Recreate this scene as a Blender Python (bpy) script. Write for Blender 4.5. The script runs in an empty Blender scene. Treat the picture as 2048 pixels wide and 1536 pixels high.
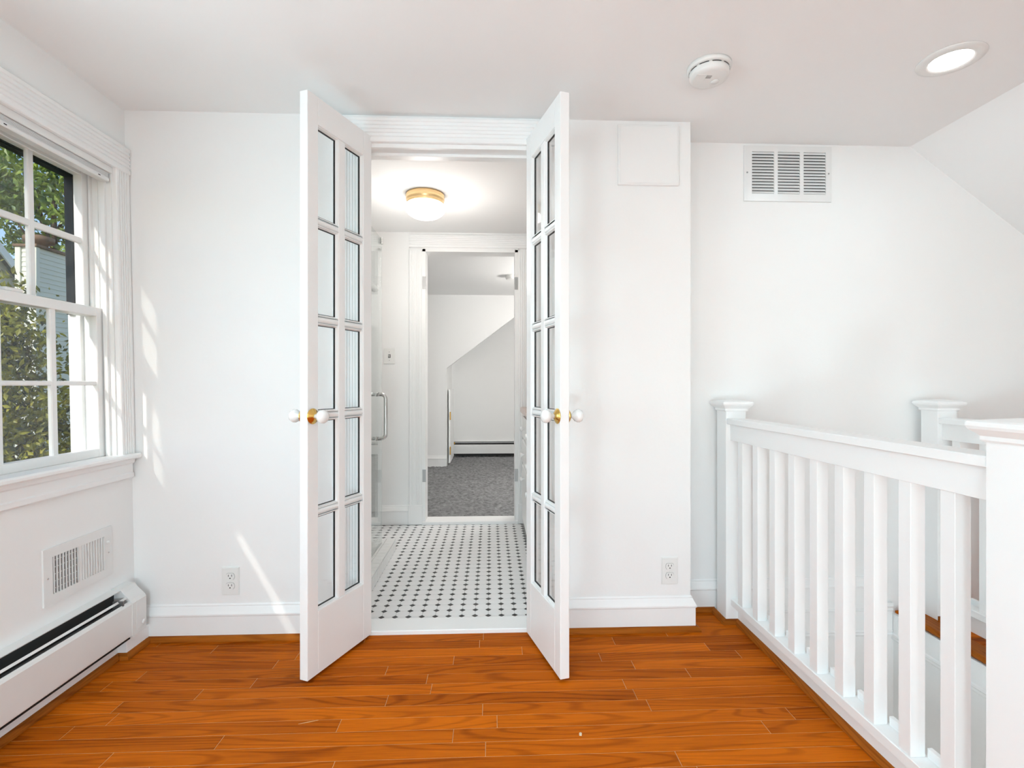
import bpy, bmesh, math, random
from mathutils import Vector, Matrix
random.seed(7)
S = bpy.context.scene
C = S.collection

# ------------------------------------------------------------------ camera
cam_d = bpy.data.cameras.new('camera')
cam_d.sensor_width = 36.0
cam_d.lens = 36.0 * 1020.0 / 2048.0
cam_d.clip_start = 0.02
cam = bpy.data.objects.new('camera', cam_d)
C.objects.link(cam)
cam.location = (0, 0, 1.03)
cam.rotation_euler = (math.pi / 2, 0, -math.atan(42 / 1020.0))
S.camera = cam

# ------------------------------------------------------------------ world, sun, exposure
w = bpy.data.worlds.new('world'); S.world = w; w.use_nodes = True
nt = w.node_tree; nt.nodes.clear()
sky = nt.nodes.new('ShaderNodeTexSky'); sky.sky_type = 'NISHITA'
sky.sun_disc = False; sky.sun_elevation = math.radians(35); sky.sun_rotation = math.radians(200)
sky.air_density = 1.0; sky.dust_density = 0.6; sky.ozone_density = 1.2
bg = nt.nodes.new('ShaderNodeBackground'); bg.inputs['Strength'].default_value = 0.19
wo = nt.nodes.new('ShaderNodeOutputWorld')
nt.links.new(sky.outputs[0], bg.inputs[0]); nt.links.new(bg.outputs[0], wo.inputs[0])

sun_d = bpy.data.lights.new('sun', 'SUN'); sun_d.energy = 2.8; sun_d.angle = 0.020; sun_d.color = (1.0, 0.95, 0.86)
sun = bpy.data.objects.new('sun', sun_d); C.objects.link(sun); sun.location = (-3, -9, 12)
sun.rotation_euler = Vector((0.42, 1.0, -0.75)).to_track_quat('-Z', 'Y').to_euler()

vs = S.view_settings
vs.view_transform = 'Standard'; vs.look = 'None'; vs.gamma = 1.0; vs.use_curve_mapping = False
vs.exposure = 0.18
cy = S.cycles
cy.max_bounces = 7; cy.diffuse_bounces = 5; cy.glossy_bounces = 3; cy.transmission_bounces = 4
cy.transparent_max_bounces = 16; cy.caustics_reflective = False; cy.caustics_refractive = False
cy.use_denoising = True; cy.use_adaptive_sampling = True; cy.adaptive_threshold = 0.08; cy.adaptive_min_samples = 16; cy.sample_clamp_indirect = 6.0

CAN_POWER = 3.0        # watts of each added recessed can behind the viewer
CEIL = 2.132
FILL_SIDE = 28.0
FILL_REAR = 3.0
GLOBE_W = 44.0      # watts of the added fill globes behind the viewer
DOME_POWER = 7.8
STAIR_CAN = 1.5
LAMP = (0.645, 0.905, 1.0)

# added area lamps stand in for daylight at unseen openings round the viewer
FILL_TINT = (0.68, 0.91, 1.0)
for nm_, loc_, rot_, sx_, sy_, e_ in (('fill_side_opening', (-1.405, 0.52, 1.30), (0, -math.pi/2, 0), 1.08, 1.08, FILL_SIDE * 0.6),
                                      ('fill_side_opening', (-1.60, -1.70, 1.30), (0, -math.pi/2, 0), 1.10, 0.98, FILL_SIDE),
                                      ('fill_rear_opening', (0.40, -3.50, 1.35), (math.pi/2, 0, 0), 1.95, 1.27, FILL_REAR)):
    ad_ = bpy.data.lights.new(nm_, 'AREA'); ad_.shape = 'RECTANGLE'; ad_.size = sx_; ad_.size_y = sy_; ad_.energy = e_; ad_.color = FILL_TINT
    ao_ = bpy.data.objects.new(nm_, ad_); C.objects.link(ao_); ao_.location = loc_; ao_.rotation_euler = rot_

# ------------------------------------------------------------------ materials
MATS = {}
def mat(name, col, rough=0.5, metal=0.0, var=0.0, vscale=6.0, bump=0.0, bscale=60.0, spec=0.5, coat=0.0):
    m = bpy.data.materials.new(name); m.use_nodes = True
    n = m.node_tree.nodes; l = m.node_tree.links
    b = n['Principled BSDF']
    b.inputs['Roughness'].default_value = rough; b.inputs['Metallic'].default_value = metal
    b.inputs['Specular IOR Level'].default_value = spec
    b.inputs['Coat Weight'].default_value = coat
    tc = n.new('ShaderNodeTexCoord')
    no = n.new('ShaderNodeTexNoise'); no.inputs['Scale'].default_value = vscale; no.inputs['Detail'].default_value = 4
    l.new(tc.outputs['Object'], no.inputs['Vector'])
    r = n.new('ShaderNodeValToRGB')
    r.color_ramp.elements[0].position = 0.3; r.color_ramp.elements[1].position = 0.7
    r.color_ramp.elements[0].color = tuple(max(0, c * (1 - var)) for c in col) + (1,)
    r.color_ramp.elements[1].color = tuple(min(1, c * (1 + var)) for c in col) + (1,)
    l.new(no.outputs['Fac'], r.inputs['Fac']); l.new(r.outputs['Color'], b.inputs['Base Color'])
    if bump > 0:
        n2 = n.new('ShaderNodeTexNoise'); n2.inputs['Scale'].default_value = bscale; n2.inputs['Detail'].default_value = 5
        l.new(tc.outputs['Object'], n2.inputs['Vector'])
        bp = n.new('ShaderNodeBump'); bp.inputs['Strength'].default_value = bump; bp.inputs['Distance'].default_value = 0.01
        l.new(n2.outputs['Fac'], bp.inputs['Height']); l.new(bp.outputs['Normal'], b.inputs['Normal'])
    MATS[name] = m
    return m

M_wall = mat('wall_paint', (0.90, 0.90, 0.893), 0.62, var=0.006, vscale=2.0, bump=0.03, bscale=90, spec=0.3)
M_ceil = mat('ceiling_paint', (0.93, 0.93, 0.925), 0.8, var=0.006, vscale=2.0, bump=0.02, bscale=80, spec=0.2)
M_trim = mat('trim_gloss_paint', (0.91, 0.91, 0.905), 0.4, var=0.005, vscale=5, spec=0.5)
M_white = mat('white_enamel', (0.82, 0.82, 0.81), 0.3, var=0.006, vscale=12)
M_plastic = mat('white_plastic', (0.84, 0.84, 0.82), 0.35, var=0.004, vscale=20)
M_vinyl = mat('white_vinyl', (0.86, 0.86, 0.85), 0.35, var=0.004, vscale=20)
M_black = mat('black_gap', (0.012, 0.012, 0.012), 0.7, var=0.1)
M_dark = mat('dark_cavity', (0.03, 0.03, 0.03), 0.8, var=0.2)
M_pane_edge = mat('dark_pane_edge', (0.015, 0.015, 0.015), 0.6, var=0.1)
M_navy = mat('dark_navy_edge', (0.004, 0.009, 0.015), 0.6, var=0.1, spec=0.1)
M_fin = mat('heater_fin_metal', (0.22, 0.22, 0.22), 0.5, metal=0.6, var=0.2, vscale=40)
M_brass = mat('polished_brass', (0.83, 0.55, 0.16), 0.2, metal=1.0, var=0.05)
M_satbrass = mat('lamp_brass', (0.86, 0.60, 0.30), 0.3, metal=0.75, var=0.04)
M_oldbrass = mat('old_brass', (0.65, 0.36, 0.07), 0.35, metal=0.8, var=0.1)
M_chrome = mat('brushed_nickel', (0.62, 0.62, 0.61), 0.24, metal=1.0, var=0.03)
M_steel = mat('satin_steel_hinge', (0.42, 0.42, 0.42), 0.42, metal=0.7, var=0.05)
M_porc = mat('white_porcelain', (0.88, 0.88, 0.87), 0.08, var=0.003)
M_tilew = mat('white_floor_tile', (0.86, 0.86, 0.86), 0.25, var=0.012, vscale=9)
M_tileb = mat('black_floor_tile', (0.008, 0.008, 0.009), 0.3, var=0.2)
M_grout = mat('grey_grout', (0.36, 0.36, 0.355), 0.9, var=0.08, vscale=30)
M_curbt = mat('white_wall_tile', (0.84, 0.84, 0.83), 0.15, var=0.01)
M_siding = mat('cream_siding', (0.76, 0.76, 0.66), 0.6, var=0.05, vscale=1.5)
M_beige = mat('beige_siding', (0.62, 0.58, 0.46), 0.7, var=0.05, vscale=1.5)
M_flash = mat('rusty_flashing', (0.20, 0.12, 0.07), 0.7, metal=0.2, var=0.35, vscale=6)
M_roof = mat('asphalt_shingle', (0.12, 0.115, 0.11), 0.9, var=0.25, vscale=14)
M_bark = mat('bark', (0.13, 0.09, 0.06), 0.9, var=0.35, vscale=5, bump=0.4, bscale=20)
M_ground = mat('lawn', (0.07, 0.12, 0.03), 0.95, var=0.4, vscale=3)

def wood_mat(name, dark, light, scale=1.0, rough=0.28, objrand=0.5, along='x'):
    m = bpy.data.materials.new(name); m.use_nodes = True
    n = m.node_tree.nodes; l = m.node_tree.links; b = n['Principled BSDF']
    tc = n.new('ShaderNodeTexCoord'); oi = n.new('ShaderNodeObjectInfo')
    geo = n.new('ShaderNodeNewGeometry')
    off = n.new('ShaderNodeVectorMath'); off.operation = 'SCALE'; off.inputs[0].default_value = (37.0, 11.0, 23.0)
    l.new(oi.outputs['Random'], off.inputs['Scale'])
    add = n.new('ShaderNodeVectorMath'); add.operation = 'ADD'
    l.new(tc.outputs['Object'], add.inputs[0]); l.new(off.outputs[0], add.inputs[1])
    mp = n.new('ShaderNodeMapping'); mp.inputs['Scale'].default_value = (1.2, 9, 9) if along == 'x' else (9, 1.2, 9)
    l.new(add.outputs[0], mp.inputs['Vector'])
    big = n.new('ShaderNodeTexNoise'); big.inputs['Scale'].default_value = 1.0; big.inputs['Detail'].default_value = 3
    big.inputs['Distortion'].default_value = 0.3
    l.new(mp.outputs[0], big.inputs['Vector'])
    # cathedral rings: bands of a smooth noise field
    mp2 = n.new('ShaderNodeMapping'); mp2.inputs['Scale'].default_value = (1.0, 10, 10) if along == 'x' else (10, 1.0, 10)
    l.new(add.outputs[0], mp2.inputs['Vector'])
    fld = n.new('ShaderNodeTexNoise'); fld.inputs['Scale'].default_value = 1.0; fld.inputs['Detail'].default_value = 0.5
    l.new(mp2.outputs[0], fld.inputs['Vector'])
    mul = n.new('ShaderNodeMath'); mul.operation = 'MULTIPLY'; mul.inputs[1].default_value = 95
    l.new(fld.outputs['Fac'], mul.inputs[0])
    sn = n.new('ShaderNodeMath'); sn.operation = 'SINE'; l.new(mul.outputs[0], sn.inputs[0])
    rr = n.new('ShaderNodeMapRange'); rr.inputs['From Min'].default_value = 0.35; rr.inputs['From Max'].default_value = 1.0
    rr.inputs['To Min'].default_value = 0.0; rr.inputs['To Max'].default_value = 0.20
    l.new(sn.outputs[0], rr.inputs['Value'])
    # fine pores
    mp3 = n.new('ShaderNodeMapping'); mp3.inputs['Scale'].default_value = (9, 260, 260) if along == 'x' else (260, 9, 260)
    l.new(add.outputs[0], mp3.inputs['Vector'])
    por = n.new('ShaderNodeTexNoise'); por.inputs['Scale'].default_value = 1.0; por.inputs['Detail'].default_value = 2
    l.new(mp3.outputs[0], por.inputs['Vector'])
    a1 = n.new('ShaderNodeMath'); a1.operation = 'SUBTRACT'
    bs = n.new('ShaderNodeMath'); bs.operation = 'MULTIPLY_ADD'; bs.inputs[1].default_value = 0.55; bs.inputs[2].default_value = 0.12
    l.new(big.outputs['Fac'], bs.inputs[0]); l.new(bs.outputs[0], a1.inputs[0]); l.new(rr.outputs[0], a1.inputs[1])
    pm = n.new('ShaderNodeMath'); pm.operation = 'MULTIPLY_ADD'; pm.inputs[1].default_value = 0.45; 
    l.new(por.outputs['Fac'], pm.inputs[0]); l.new(a1.outputs[0], pm.inputs[2])
    rnd = n.new('ShaderNodeMath'); rnd.operation = 'MULTIPLY_ADD'; rnd.inputs[1].default_value = objrand
    l.new(oi.outputs['Random'], rnd.inputs[0]); l.new(pm.outputs[0], rnd.inputs[2])
    ra = n.new('ShaderNodeValToRGB')
    ra.color_ramp.elements[0].position = 0.32; ra.color_ramp.elements[1].position = 1.0
    ra.color_ramp.elements[0].color = tuple(dark) + (1,); ra.color_ramp.elements[1].color = tuple(light) + (1,)
    l.new(rnd.outputs[0], ra.inputs['Fac']); l.new(ra.outputs[0], b.inputs['Base Color'])
    b.inputs['Roughness'].default_value = rough; b.inputs['Specular IOR Level'].default_value = 0.04
    bp = n.new('ShaderNodeBump'); bp.inputs['Strength'].default_value = 0.12; bp.inputs['Distance'].default_value = 0.004
    l.new(por.outputs['Fac'], bp.inputs['Height']); l.new(bp.outputs['Normal'], b.inputs['Normal'])
    MATS[name] = m
    return m
M_floor = wood_mat('oak_strip_floor', (0.17, 0.026, 0.0006), (0.64, 0.148, 0.004), rough=0.42, objrand=0.32)
M_floor_rest = wood_mat('oak_floor_field', (0.17, 0.026, 0.0006), (0.64, 0.148, 0.004), rough=0.42, objrand=0.0)
M_shoe = wood_mat('oak_shoe_mould', (0.20, 0.045, 0.004), (0.50, 0.15, 0.018), objrand=0.15)
M_shoe_y = wood_mat('oak_shoe_mould_depth', (0.20, 0.045, 0.004), (0.50, 0.15, 0.018), objrand=0.15, along='y')
M_pale_tan = mat('pale_tan', (0.62, 0.33, 0.13), 0.5, var=0.15, vscale=30)

def granite():
    m = mat('speckled_granite', (0.5, 0.3, 0.2), 0.15)
    n = m.node_tree.nodes; l = m.node_tree.links; b = n['Principled BSDF']
    tc = n.new('ShaderNodeTexCoord')
    v = n.new('ShaderNodeTexVoronoi'); v.inputs['Scale'].default_value = 90
    l.new(tc.outputs['Object'], v.inputs['Vector'])
    r = n.new('ShaderNodeValToRGB'); e = r.color_ramp.elements
    e[0].color = (0.09, 0.03, 0.02, 1); e[1].color = (0.62, 0.36, 0.25, 1)
    e2 = e.new(0.35); e2.color = (0.42, 0.18, 0.10, 1)
    sep = n.new('ShaderNodeSeparateColor'); l.new(v.outputs['Color'], sep.inputs[0])
    l.new(sep.outputs[0], r.inputs['Fac']); l.new(r.outputs[0], b.inputs['Base Color'])
    return m
M_granite = granite()

def glass(name, tint=(0.99, 0.995, 0.993), ior=1.45):
    m = bpy.data.materials.new(name); m.use_nodes = True
    n = m.node_tree.nodes; l = m.node_tree.links; n.remove(n['Principled BSDF'])
    o = n['Material Output']
    t = n.new('ShaderNodeBsdfTransparent'); t.inputs[0].default_value = tint + (1,)
    g = n.new('ShaderNodeBsdfGlossy'); g.inputs['Roughness'].default_value = 0.01
    lwt = n.new('ShaderNodeLayerWeight'); lwt.inputs['Blend'].default_value = 0.5
    pw = n.new('ShaderNodeMath'); pw.operation = 'POWER'; pw.inputs[1].default_value = 5.0
    l.new(lwt.outputs['Facing'], pw.inputs[0])
    f = n.new('ShaderNodeMath'); f.operation = 'MULTIPLY_ADD'; f.inputs[1].default_value = 0.93; f.inputs[2].default_value = 0.035
    l.new(pw.outputs[0], f.inputs[0])
    tc = n.new('ShaderNodeTexCoord'); no = n.new('ShaderNodeTexNoise'); no.inputs['Scale'].default_value = 3
    bp = n.new('ShaderNodeBump'); bp.inputs['Strength'].default_value = 0.02; bp.inputs['Distance'].default_value = 0.005
    l.new(tc.outputs['Object'], no.inputs[0]); l.new(no.outputs['Fac'], bp.inputs['Height']); l.new(bp.outputs[0], g.inputs['Normal'])
    mx = n.new('ShaderNodeMixShader')
    l.new(f.outputs[0], mx.inputs[0]); l.new(t.outputs[0], mx.inputs[1]); l.new(g.outputs[0], mx.inputs[2])
    l.new(mx.outputs[0], o.inputs[0])
    MATS[name] = m
    return m
M_glass = glass('clear_pane_glass')
M_glass_sh = glass('shower_glass', (0.95, 0.97, 0.965))

def emit(name, col, strength):
    m = bpy.data.materials.new(name); m.use_nodes = True
    b = m.node_tree.nodes['Principled BSDF']
    b.inputs['Base Color'].default_value = (0.9, 0.9, 0.9, 1)
    b.inputs['Emission Color'].default_value = col + (1,); b.inputs['Emission Strength'].default_value = strength
    return m
M_lens = emit('lit_lens', (1.0, 0.98, 0.95), 9.0)
M_globe = emit('lit_opal_glass', (1.0, 0.96, 0.9), 5.0)
for m_ in (M_lens, M_globe): m_.cycles.emission_sampling = 'NONE'   # the lamp beside each does the lighting
M_fill_globe = bpy.data.materials.new('fill_globe_glow'); M_fill_globe.use_nodes = True
_n = M_fill_globe.node_tree.nodes; _n.remove(_n['Principled BSDF'])
_t = _n.new('ShaderNodeBsdfTransparent'); _e = _n.new('ShaderNodeEmission'); _e.inputs[1].default_value = 4.0
_a = _n.new('ShaderNodeAddShader')
for _i, _x in ((0, _t), (1, _e)): M_fill_globe.node_tree.links.new(_x.outputs[0], _a.inputs[_i])
M_fill_globe.node_tree.links.new(_a.outputs[0], _n['Material Output'].inputs[0]); M_fill_globe.cycles.emission_sampling = 'NONE'

def leafmat(name, c1, c2, scale):
    m = bpy.data.materials.new(name); m.use_nodes = True
    n = m.node_tree.nodes; l = m.node_tree.links; b = n['Principled BSDF']
    tc = n.new('ShaderNodeTexCoord'); no = n.new('ShaderNodeTexNoise'); no.inputs['Scale'].default_value = scale
    no.inputs['Detail'].default_value = 3
    l.new(tc.outputs['Object'], no.inputs[0])
    r = n.new('ShaderNodeValToRGB'); e = r.color_ramp.elements
    e[0].position = 0.35; e[1].position = 0.68; e[0].color = c1 + (1,); e[1].color = c2 + (1,)
    l.new(no.outputs['Fac'], r.inputs[0]); l.new(r.outputs[0], b.inputs['Base Color'])
    b.inputs['Roughness'].default_value = 0.42
    tr = n.new('ShaderNodeBsdfTranslucent'); l.new(r.outputs[0], tr.inputs[0])
    mx = n.new('ShaderNodeMixShader'); mx.inputs[0].default_value = 0.3
    l.new(b.outputs[0], mx.inputs[1]); l.new(tr.outputs[0], mx.inputs[2]); l.new(mx.outputs[0], n['Material Output'].inputs[0])
    return m
M_leaf = leafmat('tree_leaf', (0.05, 0.13, 0.035), (0.42, 0.54, 0.08), 1.1)
M_leaf2 = leafmat('shrub_leaf', (0.014, 0.030, 0.008), (0.50, 0.47, 0.05), 4.0)

def carpet_mat():
    m = mat('grey_carpet', (0.27, 0.27, 0.275), 0.95, var=0.38, vscale=34, bump=0.9, bscale=160, spec=0.1)
    return m
M_carpet = carpet_mat()

# ------------------------------------------------------------------ mesh helpers
def bm_new(): return bmesh.new()
def box(bm, x0, x1, y0, y1, z0, z1, bev=0.0, seg=1):
    x0, x1 = min(x0, x1), max(x0, x1); y0, y1 = min(y0, y1), max(y0, y1); z0, z1 = min(z0, z1), max(z0, z1)
    vs_ = [bm.verts.new(p) for p in ((x0,y0,z0),(x1,y0,z0),(x1,y1,z0),(x0,y1,z0),(x0,y0,z1),(x1,y0,z1),(x1,y1,z1),(x0,y1,z1))]
    fs = [bm.faces.new([vs_[i] for i in q]) for q in ((3,2,1,0),(4,5,6,7),(0,1,5,4),(1,2,6,5),(2,3,7,6),(3,0,4,7))]
    if bev > 0:
        es = {e for f in fs for e in f.edges}
        bmesh.ops.bevel(bm, geom=list(es), offset=bev, segments=seg, affect='EDGES', profile=0.6)
    return bm
def prism(bm, pts, vec, bev=0.0):
    """solid from a closed outline (3-D points) pushed along vec"""
    v = Vector(vec)
    a = [bm.verts.new(p) for p in pts]; b = [bm.verts.new(Vector(p) + v) for p in pts]
    fs = [bm.faces.new(a), bm.faces.new(b[::-1])]
    n = len(pts)
    for i in range(n):
        fs.append(bm.faces.new((a[i], b[i], b[(i+1) % n], a[(i+1) % n])))
    bmesh.ops.recalc_face_normals(bm, faces=fs)
    return bm
def lathe(bm, prof, seg=32, axis='z', center=(0,0,0), caps=True):
    """prof: list of (r, h); spun round the axis through center"""
    c = Vector(center); rings = []
    def P(r, h, a):
        ca, sa = math.cos(a) * r, math.sin(a) * r
        if axis == 'z': return c + Vector((ca, sa, h))
        if axis == 'y': return c + Vector((ca, h, sa))
        return c + Vector((h, ca, sa))
    fs = []
    for r, h in prof:
        if r < 1e-6: rings.append([bm.verts.new(P(0, h, 0))])
        else: rings.append([bm.verts.new(P(r, h, 2*math.pi*i/seg)) for i in range(seg)])
    for A, B in zip(rings, rings[1:]):
        if len(A) == 1 and len(B) == 1: continue
        for i in range(seg):
            j = (i+1) % seg
            if len(A) == 1: fs.append(bm.faces.new((A[0], B[i], B[j])))
            elif len(B) == 1: fs.append(bm.faces.new((A[i], A[j], B[0])))
            else: fs.append(bm.faces.new((A[i], A[j], B[j], B[i])))
    if caps:
        for R in (rings[0], rings[-1]):
            if len(R) > 1: fs.append(bm.faces.new(R))
    for f in fs: f.smooth = True
    bmesh.ops.recalc_face_normals(bm, faces=fs)
    return bm
def tube(bm, pts, r, seg=12):
    pts = [Vector(p) for p in pts]; rings = []; fs = []
    up = None
    for i, p in enumerate(pts):
        d = (pts[min(i+1, len(pts)-1)] - pts[max(i-1, 0)]).normalized()
        if up is None: up = d.orthogonal().normalized()
        up = (up - d * up.dot(d)).normalized(); s_ = d.cross(up)
        rr = r[i] if isinstance(r, (list, tuple)) else r
        rings.append([bm.verts.new(p + (up * math.cos(2*math.pi*k/seg) + s_ * math.sin(2*math.pi*k/seg)) * rr) for k in range(seg)])
    for A, B in zip(rings, rings[1:]):
        for k in range(seg):
            fs.append(bm.faces.new((A[k], A[(k+1) % seg], B[(k+1) % seg], B[k])))
    for f in fs: f.smooth = True
    fs += [bm.faces.new(rings[0]), bm.faces.new(rings[-1])]
    bmesh.ops.recalc_face_normals(bm, faces=fs)
    return bm
def obj(name, bm, m, parent=None, loc=None, kind=None, label=None):
    me = bpy.data.meshes.new(name); bm.to_mesh(me); bm.free()
    me.materials.append(m)
    o = bpy.data.objects.new(name, me); C.objects.link(o)
    if parent is not None: o.parent = parent
    if loc is not None: o.location = loc
    if kind: o['kind'] = kind
    if label: o['label'] = label
    return o
def share(name, src, parent, loc=None, rot=None):
    o = bpy.data.objects.new(name, src.data); C.objects.link(o); o.parent = parent
    o.location = loc if loc is not None else src.location
    if rot is not None: o.rotation_euler = rot
    return o
def struct(name, bm, m, label=None, parent=None):
    o = obj(name, bm, m, parent); 
    if parent is None: o['kind'] = 'structure'
    if label: o['label'] = label
    return o
def thing(name, label, cat, loc=(0,0,0), rot=(0,0,0), group=None, kind=None):
    o = bpy.data.objects.new(name, None); C.objects.link(o); o.empty_display_size = 0.05
    o.location = loc; o.rotation_euler = rot
    o['label'] = label; o['category'] = cat
    if group: o['group'] = group
    if kind: o['kind'] = kind
    return o
def B(name, m, parent, *a, bev=0.0, loc=None, label=None):
    return obj(name, box(bm_new(), *a, bev=bev), m, parent, loc, label=label)

# left wall leans a little outwards with height: everything fixed to it shares the lean
XL, LEAN = -1.43, 0.021
def lw(z): return XL - LEAN * z
def lwthing(name, label, cat, y, z, kind=None):
    return thing(name, label, cat, (lw(z), y, z), (0, -LEAN, 0), kind=kind)

# ------------------------------------------------------------------ structure
W = 2.115          # face of the back wall
R = 2.29           # face of the recessed wall behind the stairs
PX0, PX1, PY0 = 1.09, 1.852, 0.86   # the stair opening
YR = -3.4          # wall behind the camera

# floor: sub-floor slab with individual strips on top (strips start behind the camera's foot)
bm = bm_new()
box(bm, -1.62, PX0, YR, R, -0.20, -0.019)
box(bm, PX0, 3.4, YR, PY0, -0.20, -0.019)
box(bm, PX1 + 0.02, 3.4, PY0, R, -0.20, -0.019)
floor = struct('floor', bm, M_floor, 'orange-brown oak strip floor of the landing')
bm = bm_new(); box(bm, -1.60, PX0 - .006, 0.5, R, -0.0189, -0.0011); box(bm, PX0 - .006, 3.3, 0.5, PY0, -0.0189, -0.0011)
obj('pale_joint_slab', bm, M_pale_tan, floor)  # pale slab that shows as thin lines between the planks
SW = 0.0585
rows = []
y = R
k = 0
def plank(x0, x1, y0, y1):
    g = 0.0007
    L, D = (x1 - x0) / 2 - g, (y1 - y0) / 2 - g
    b_ = bm_new()
    t = 0.0012
    top = [(-L+t,-D+t,0),(L-t,-D+t,0),(L-t,D-t,0),(-L+t,D-t,0)]
    mid = [(-L,-D,-t),(L,-D,-t),(L,D,-t),(-L,D,-t)]
    low = [(-L,-D,-0.019),(L,-D,-0.019),(L,D,-0.019),(-L,D,-0.019)]
    vv = [[b_.verts.new(p) for p in q] for q in (top, mid, low)]
    b_.faces.new(vv[0])
    for A, Bq in zip(vv, vv[1:]):
        for i in range(4): b_.faces.new((A[i], Bq[i], Bq[(i+1)%4], A[(i+1)%4]))
    o = obj('floor_plank', b_, M_floor, floor, ((x0+x1)/2, (y0+y1)/2, 0))
    return o
prev = 0.0
nrow = 0
while y - SW > 0.55:
    y1, y0 = y, y - SW
    xs0 = -1.60 if y1 < W + 0.03 else 0.80
    xe = PX0 - 0.005 if y0 >= PY0 else 3.3
    x = xs0
    cut = random.uniform(0.25, 0.9)
    while x < xe - 1e-6:
        nx = min(xe, x + cut)
        if xe - nx < 0.12: nx = xe
        plank(x, nx, y0, y1)
        x = nx; cut = random.uniform(0.45, 1.15)
    y -= SW; nrow += 1
# strips of the floor beyond the stairs and the rest behind the camera
yy = R
while yy - SW > PY0:
    plank(PX1 + 0.085, 2.55 + random.uniform(0, .3), yy - SW, yy); yy -= SW
bm = bm_new(); box(bm, -1.60, 3.3, YR, yy if yy < 0.55 else y, -0.019, 0)
obj('floor_boards', bm, M_floor_rest, floor)
bm = bm_new(); box(bm, 2.84, 3.4, PY0, R, -0.019, -0.0005)
obj('floor_boards', bm, M_floor_rest, floor)

# back wall of the landing with the double-door opening
DX0, DX1, DH = -0.523, 0.182, 2.022     # door rough opening
bm = bm_new()
box(bm, -1.62, DX0, W, W + 0.11, -0.2, CEIL + 0.1)
box(bm, DX0, DX1, W, W + 0.11, DH, CEIL + 0.1)
box(bm, DX1, 0.839, W, R + 0.11, -0.2, CEIL + 0.1)
struct('wall_back', bm, M_wall, 'white painted wall around the double doors')
bm = bm_new(); box(bm, 0.8395, 3.45, R, R + 0.11, -2.6, CEIL + 0.1)
struct('wall_stair_back', bm, M_wall, 'white recessed wall behind the stair opening')
# left wall with a window opening (built in the wall's own leaning frame)
WY0, WY1, WZ0, WZ1 = 1.385, 2.042, 0.735, 1.872
bm = bm_new()
T = -0.17
Y2 = 2.2
box(bm, T, 0, WY1, Y2, -0.2, 2.3); box(bm, T, 0, WY0, WY1, -0.2, WZ0); box(bm, T, 0, WY0, WY1, WZ1, 2.3)
box(bm, T, 0, 1.09, WY0, -0.2, 2.3)
# added unseen window openings that let light in, beside and behind the viewer
box(bm, T, 0, -0.05, 1.09, -0.2, WZ0); box(bm, T, 0, -0.05, 1.09, WZ1, 2.3)
box(bm, T, 0, -1.2, -0.05, -0.2, 2.3)
box(bm, T, 0, -2.2, -1.2, -0.2, WZ0); box(bm, T, 0, -2.2, -1.2, WZ1, 2.3)
box(bm, T, 0, YR - .1, -2.2, -0.2, 2.3)
wl = struct('wall_left', bm, M_wall, 'white wall with the double-hung window')
wl.location = (XL, 0, 0); wl.rotation_euler = (0, -LEAN, 0)
# wall behind the camera, with a wide opening added to let light in
bm = bm_new()
box(bm, -1.7, -0.6, YR - 0.12, YR, -0.2, 2.3); box(bm, 1.4, 3.5, YR - 0.12, YR, -0.2, 2.3)
box(bm, -0.6, 1.4, YR - 0.12, YR, -0.2, 0.7); box(bm, -0.6, 1.4, YR - 0.12, YR, 2.0, 2.3)
struct('wall_rear', bm, M_wall)
# flat ceiling, then the slope on the right down to a knee wall
CX, CZ, SL = 1.944, CEIL, 0.733
bm = bm_new()
box(bm, -1.75, CX, YR - .1, 3.85, CEIL, CEIL + 0.12)
struct('ceiling', bm, M_ceil, 'flat white ceiling over landing and bathroom')
xe = 3.35; ze = CZ - (xe - CX) * SL
bm = bm_new()
prism(bm, [(CX, YR - .1, CZ), (xe, YR - .1, ze), (xe, YR - .1, ze + .12), (CX, YR - .1, CZ + .12)], (0, R + 0.2 - YR, 0))
struct('ceiling_slope', bm, M_ceil, 'sloping white ceiling on the right')
bm = bm_new(); box(bm, xe - 0.02, xe + 0.1, YR - .1, R + .1, -0.2, ze + 0.1)
struct('wall_right', bm, M_wall)
# stair well below the floor
bm = bm_new(); box(bm, PX0 - 0.10, PX0, PY0 - .1, R, -2.6, -0.02)
struct('wall_stairwell_left', bm, M_wall)
bm = bm_new(); box(bm, PX1 + 0.012, PX1 + 0.10, PY0 - .1, R, -2.6, -0.03)
struct('wall_stairwell_right', bm, M_wall)
bm = bm_new(); box(bm, PX0 - .1, PX1 + .1, PY0 - 0.10, PY0, -2.6, -0.02)
struct('wall_stairwell_front', bm, M_wall)
bm = bm_new(); box(bm, PX0 - .1, PX1 + .1, PY0 - .1, R, -2.7, -2.6)
struct('floor_lower', bm, M_floor)

# bathroom shell
BY0, BY1 = W + 0.11, 3.73
BX0, BX1 = -1.62, 0.80
bm = bm_new(); box(bm, BX0 - .1, BX0, BY0 - .05, BY1 + .1, -0.2, 2.3); struct('wall_bath_left', bm, M_wall)
bm = bm_new(); box(bm, BX1, BX1 + .1, R + 0.11, BY1 + .1, -0.2, 2.3); struct('wall_bath_right', bm, M_wall)
EX0, EX1, EH = -0.478, 0.178, 1.99
bm = bm_new()
box(bm, -2.1, EX0, BY1, BY1 + .11, -0.2, 2.3); box(bm, EX1, BX1 + .1, BY1, BY1 + .11, -0.2, 2.3)
box(bm, EX0, EX1, BY1, BY1 + .11, EH + .012, 2.3)
struct('wall_bath_back', bm, M_wall, 'white bathroom wall around the bedroom doorway')

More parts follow.
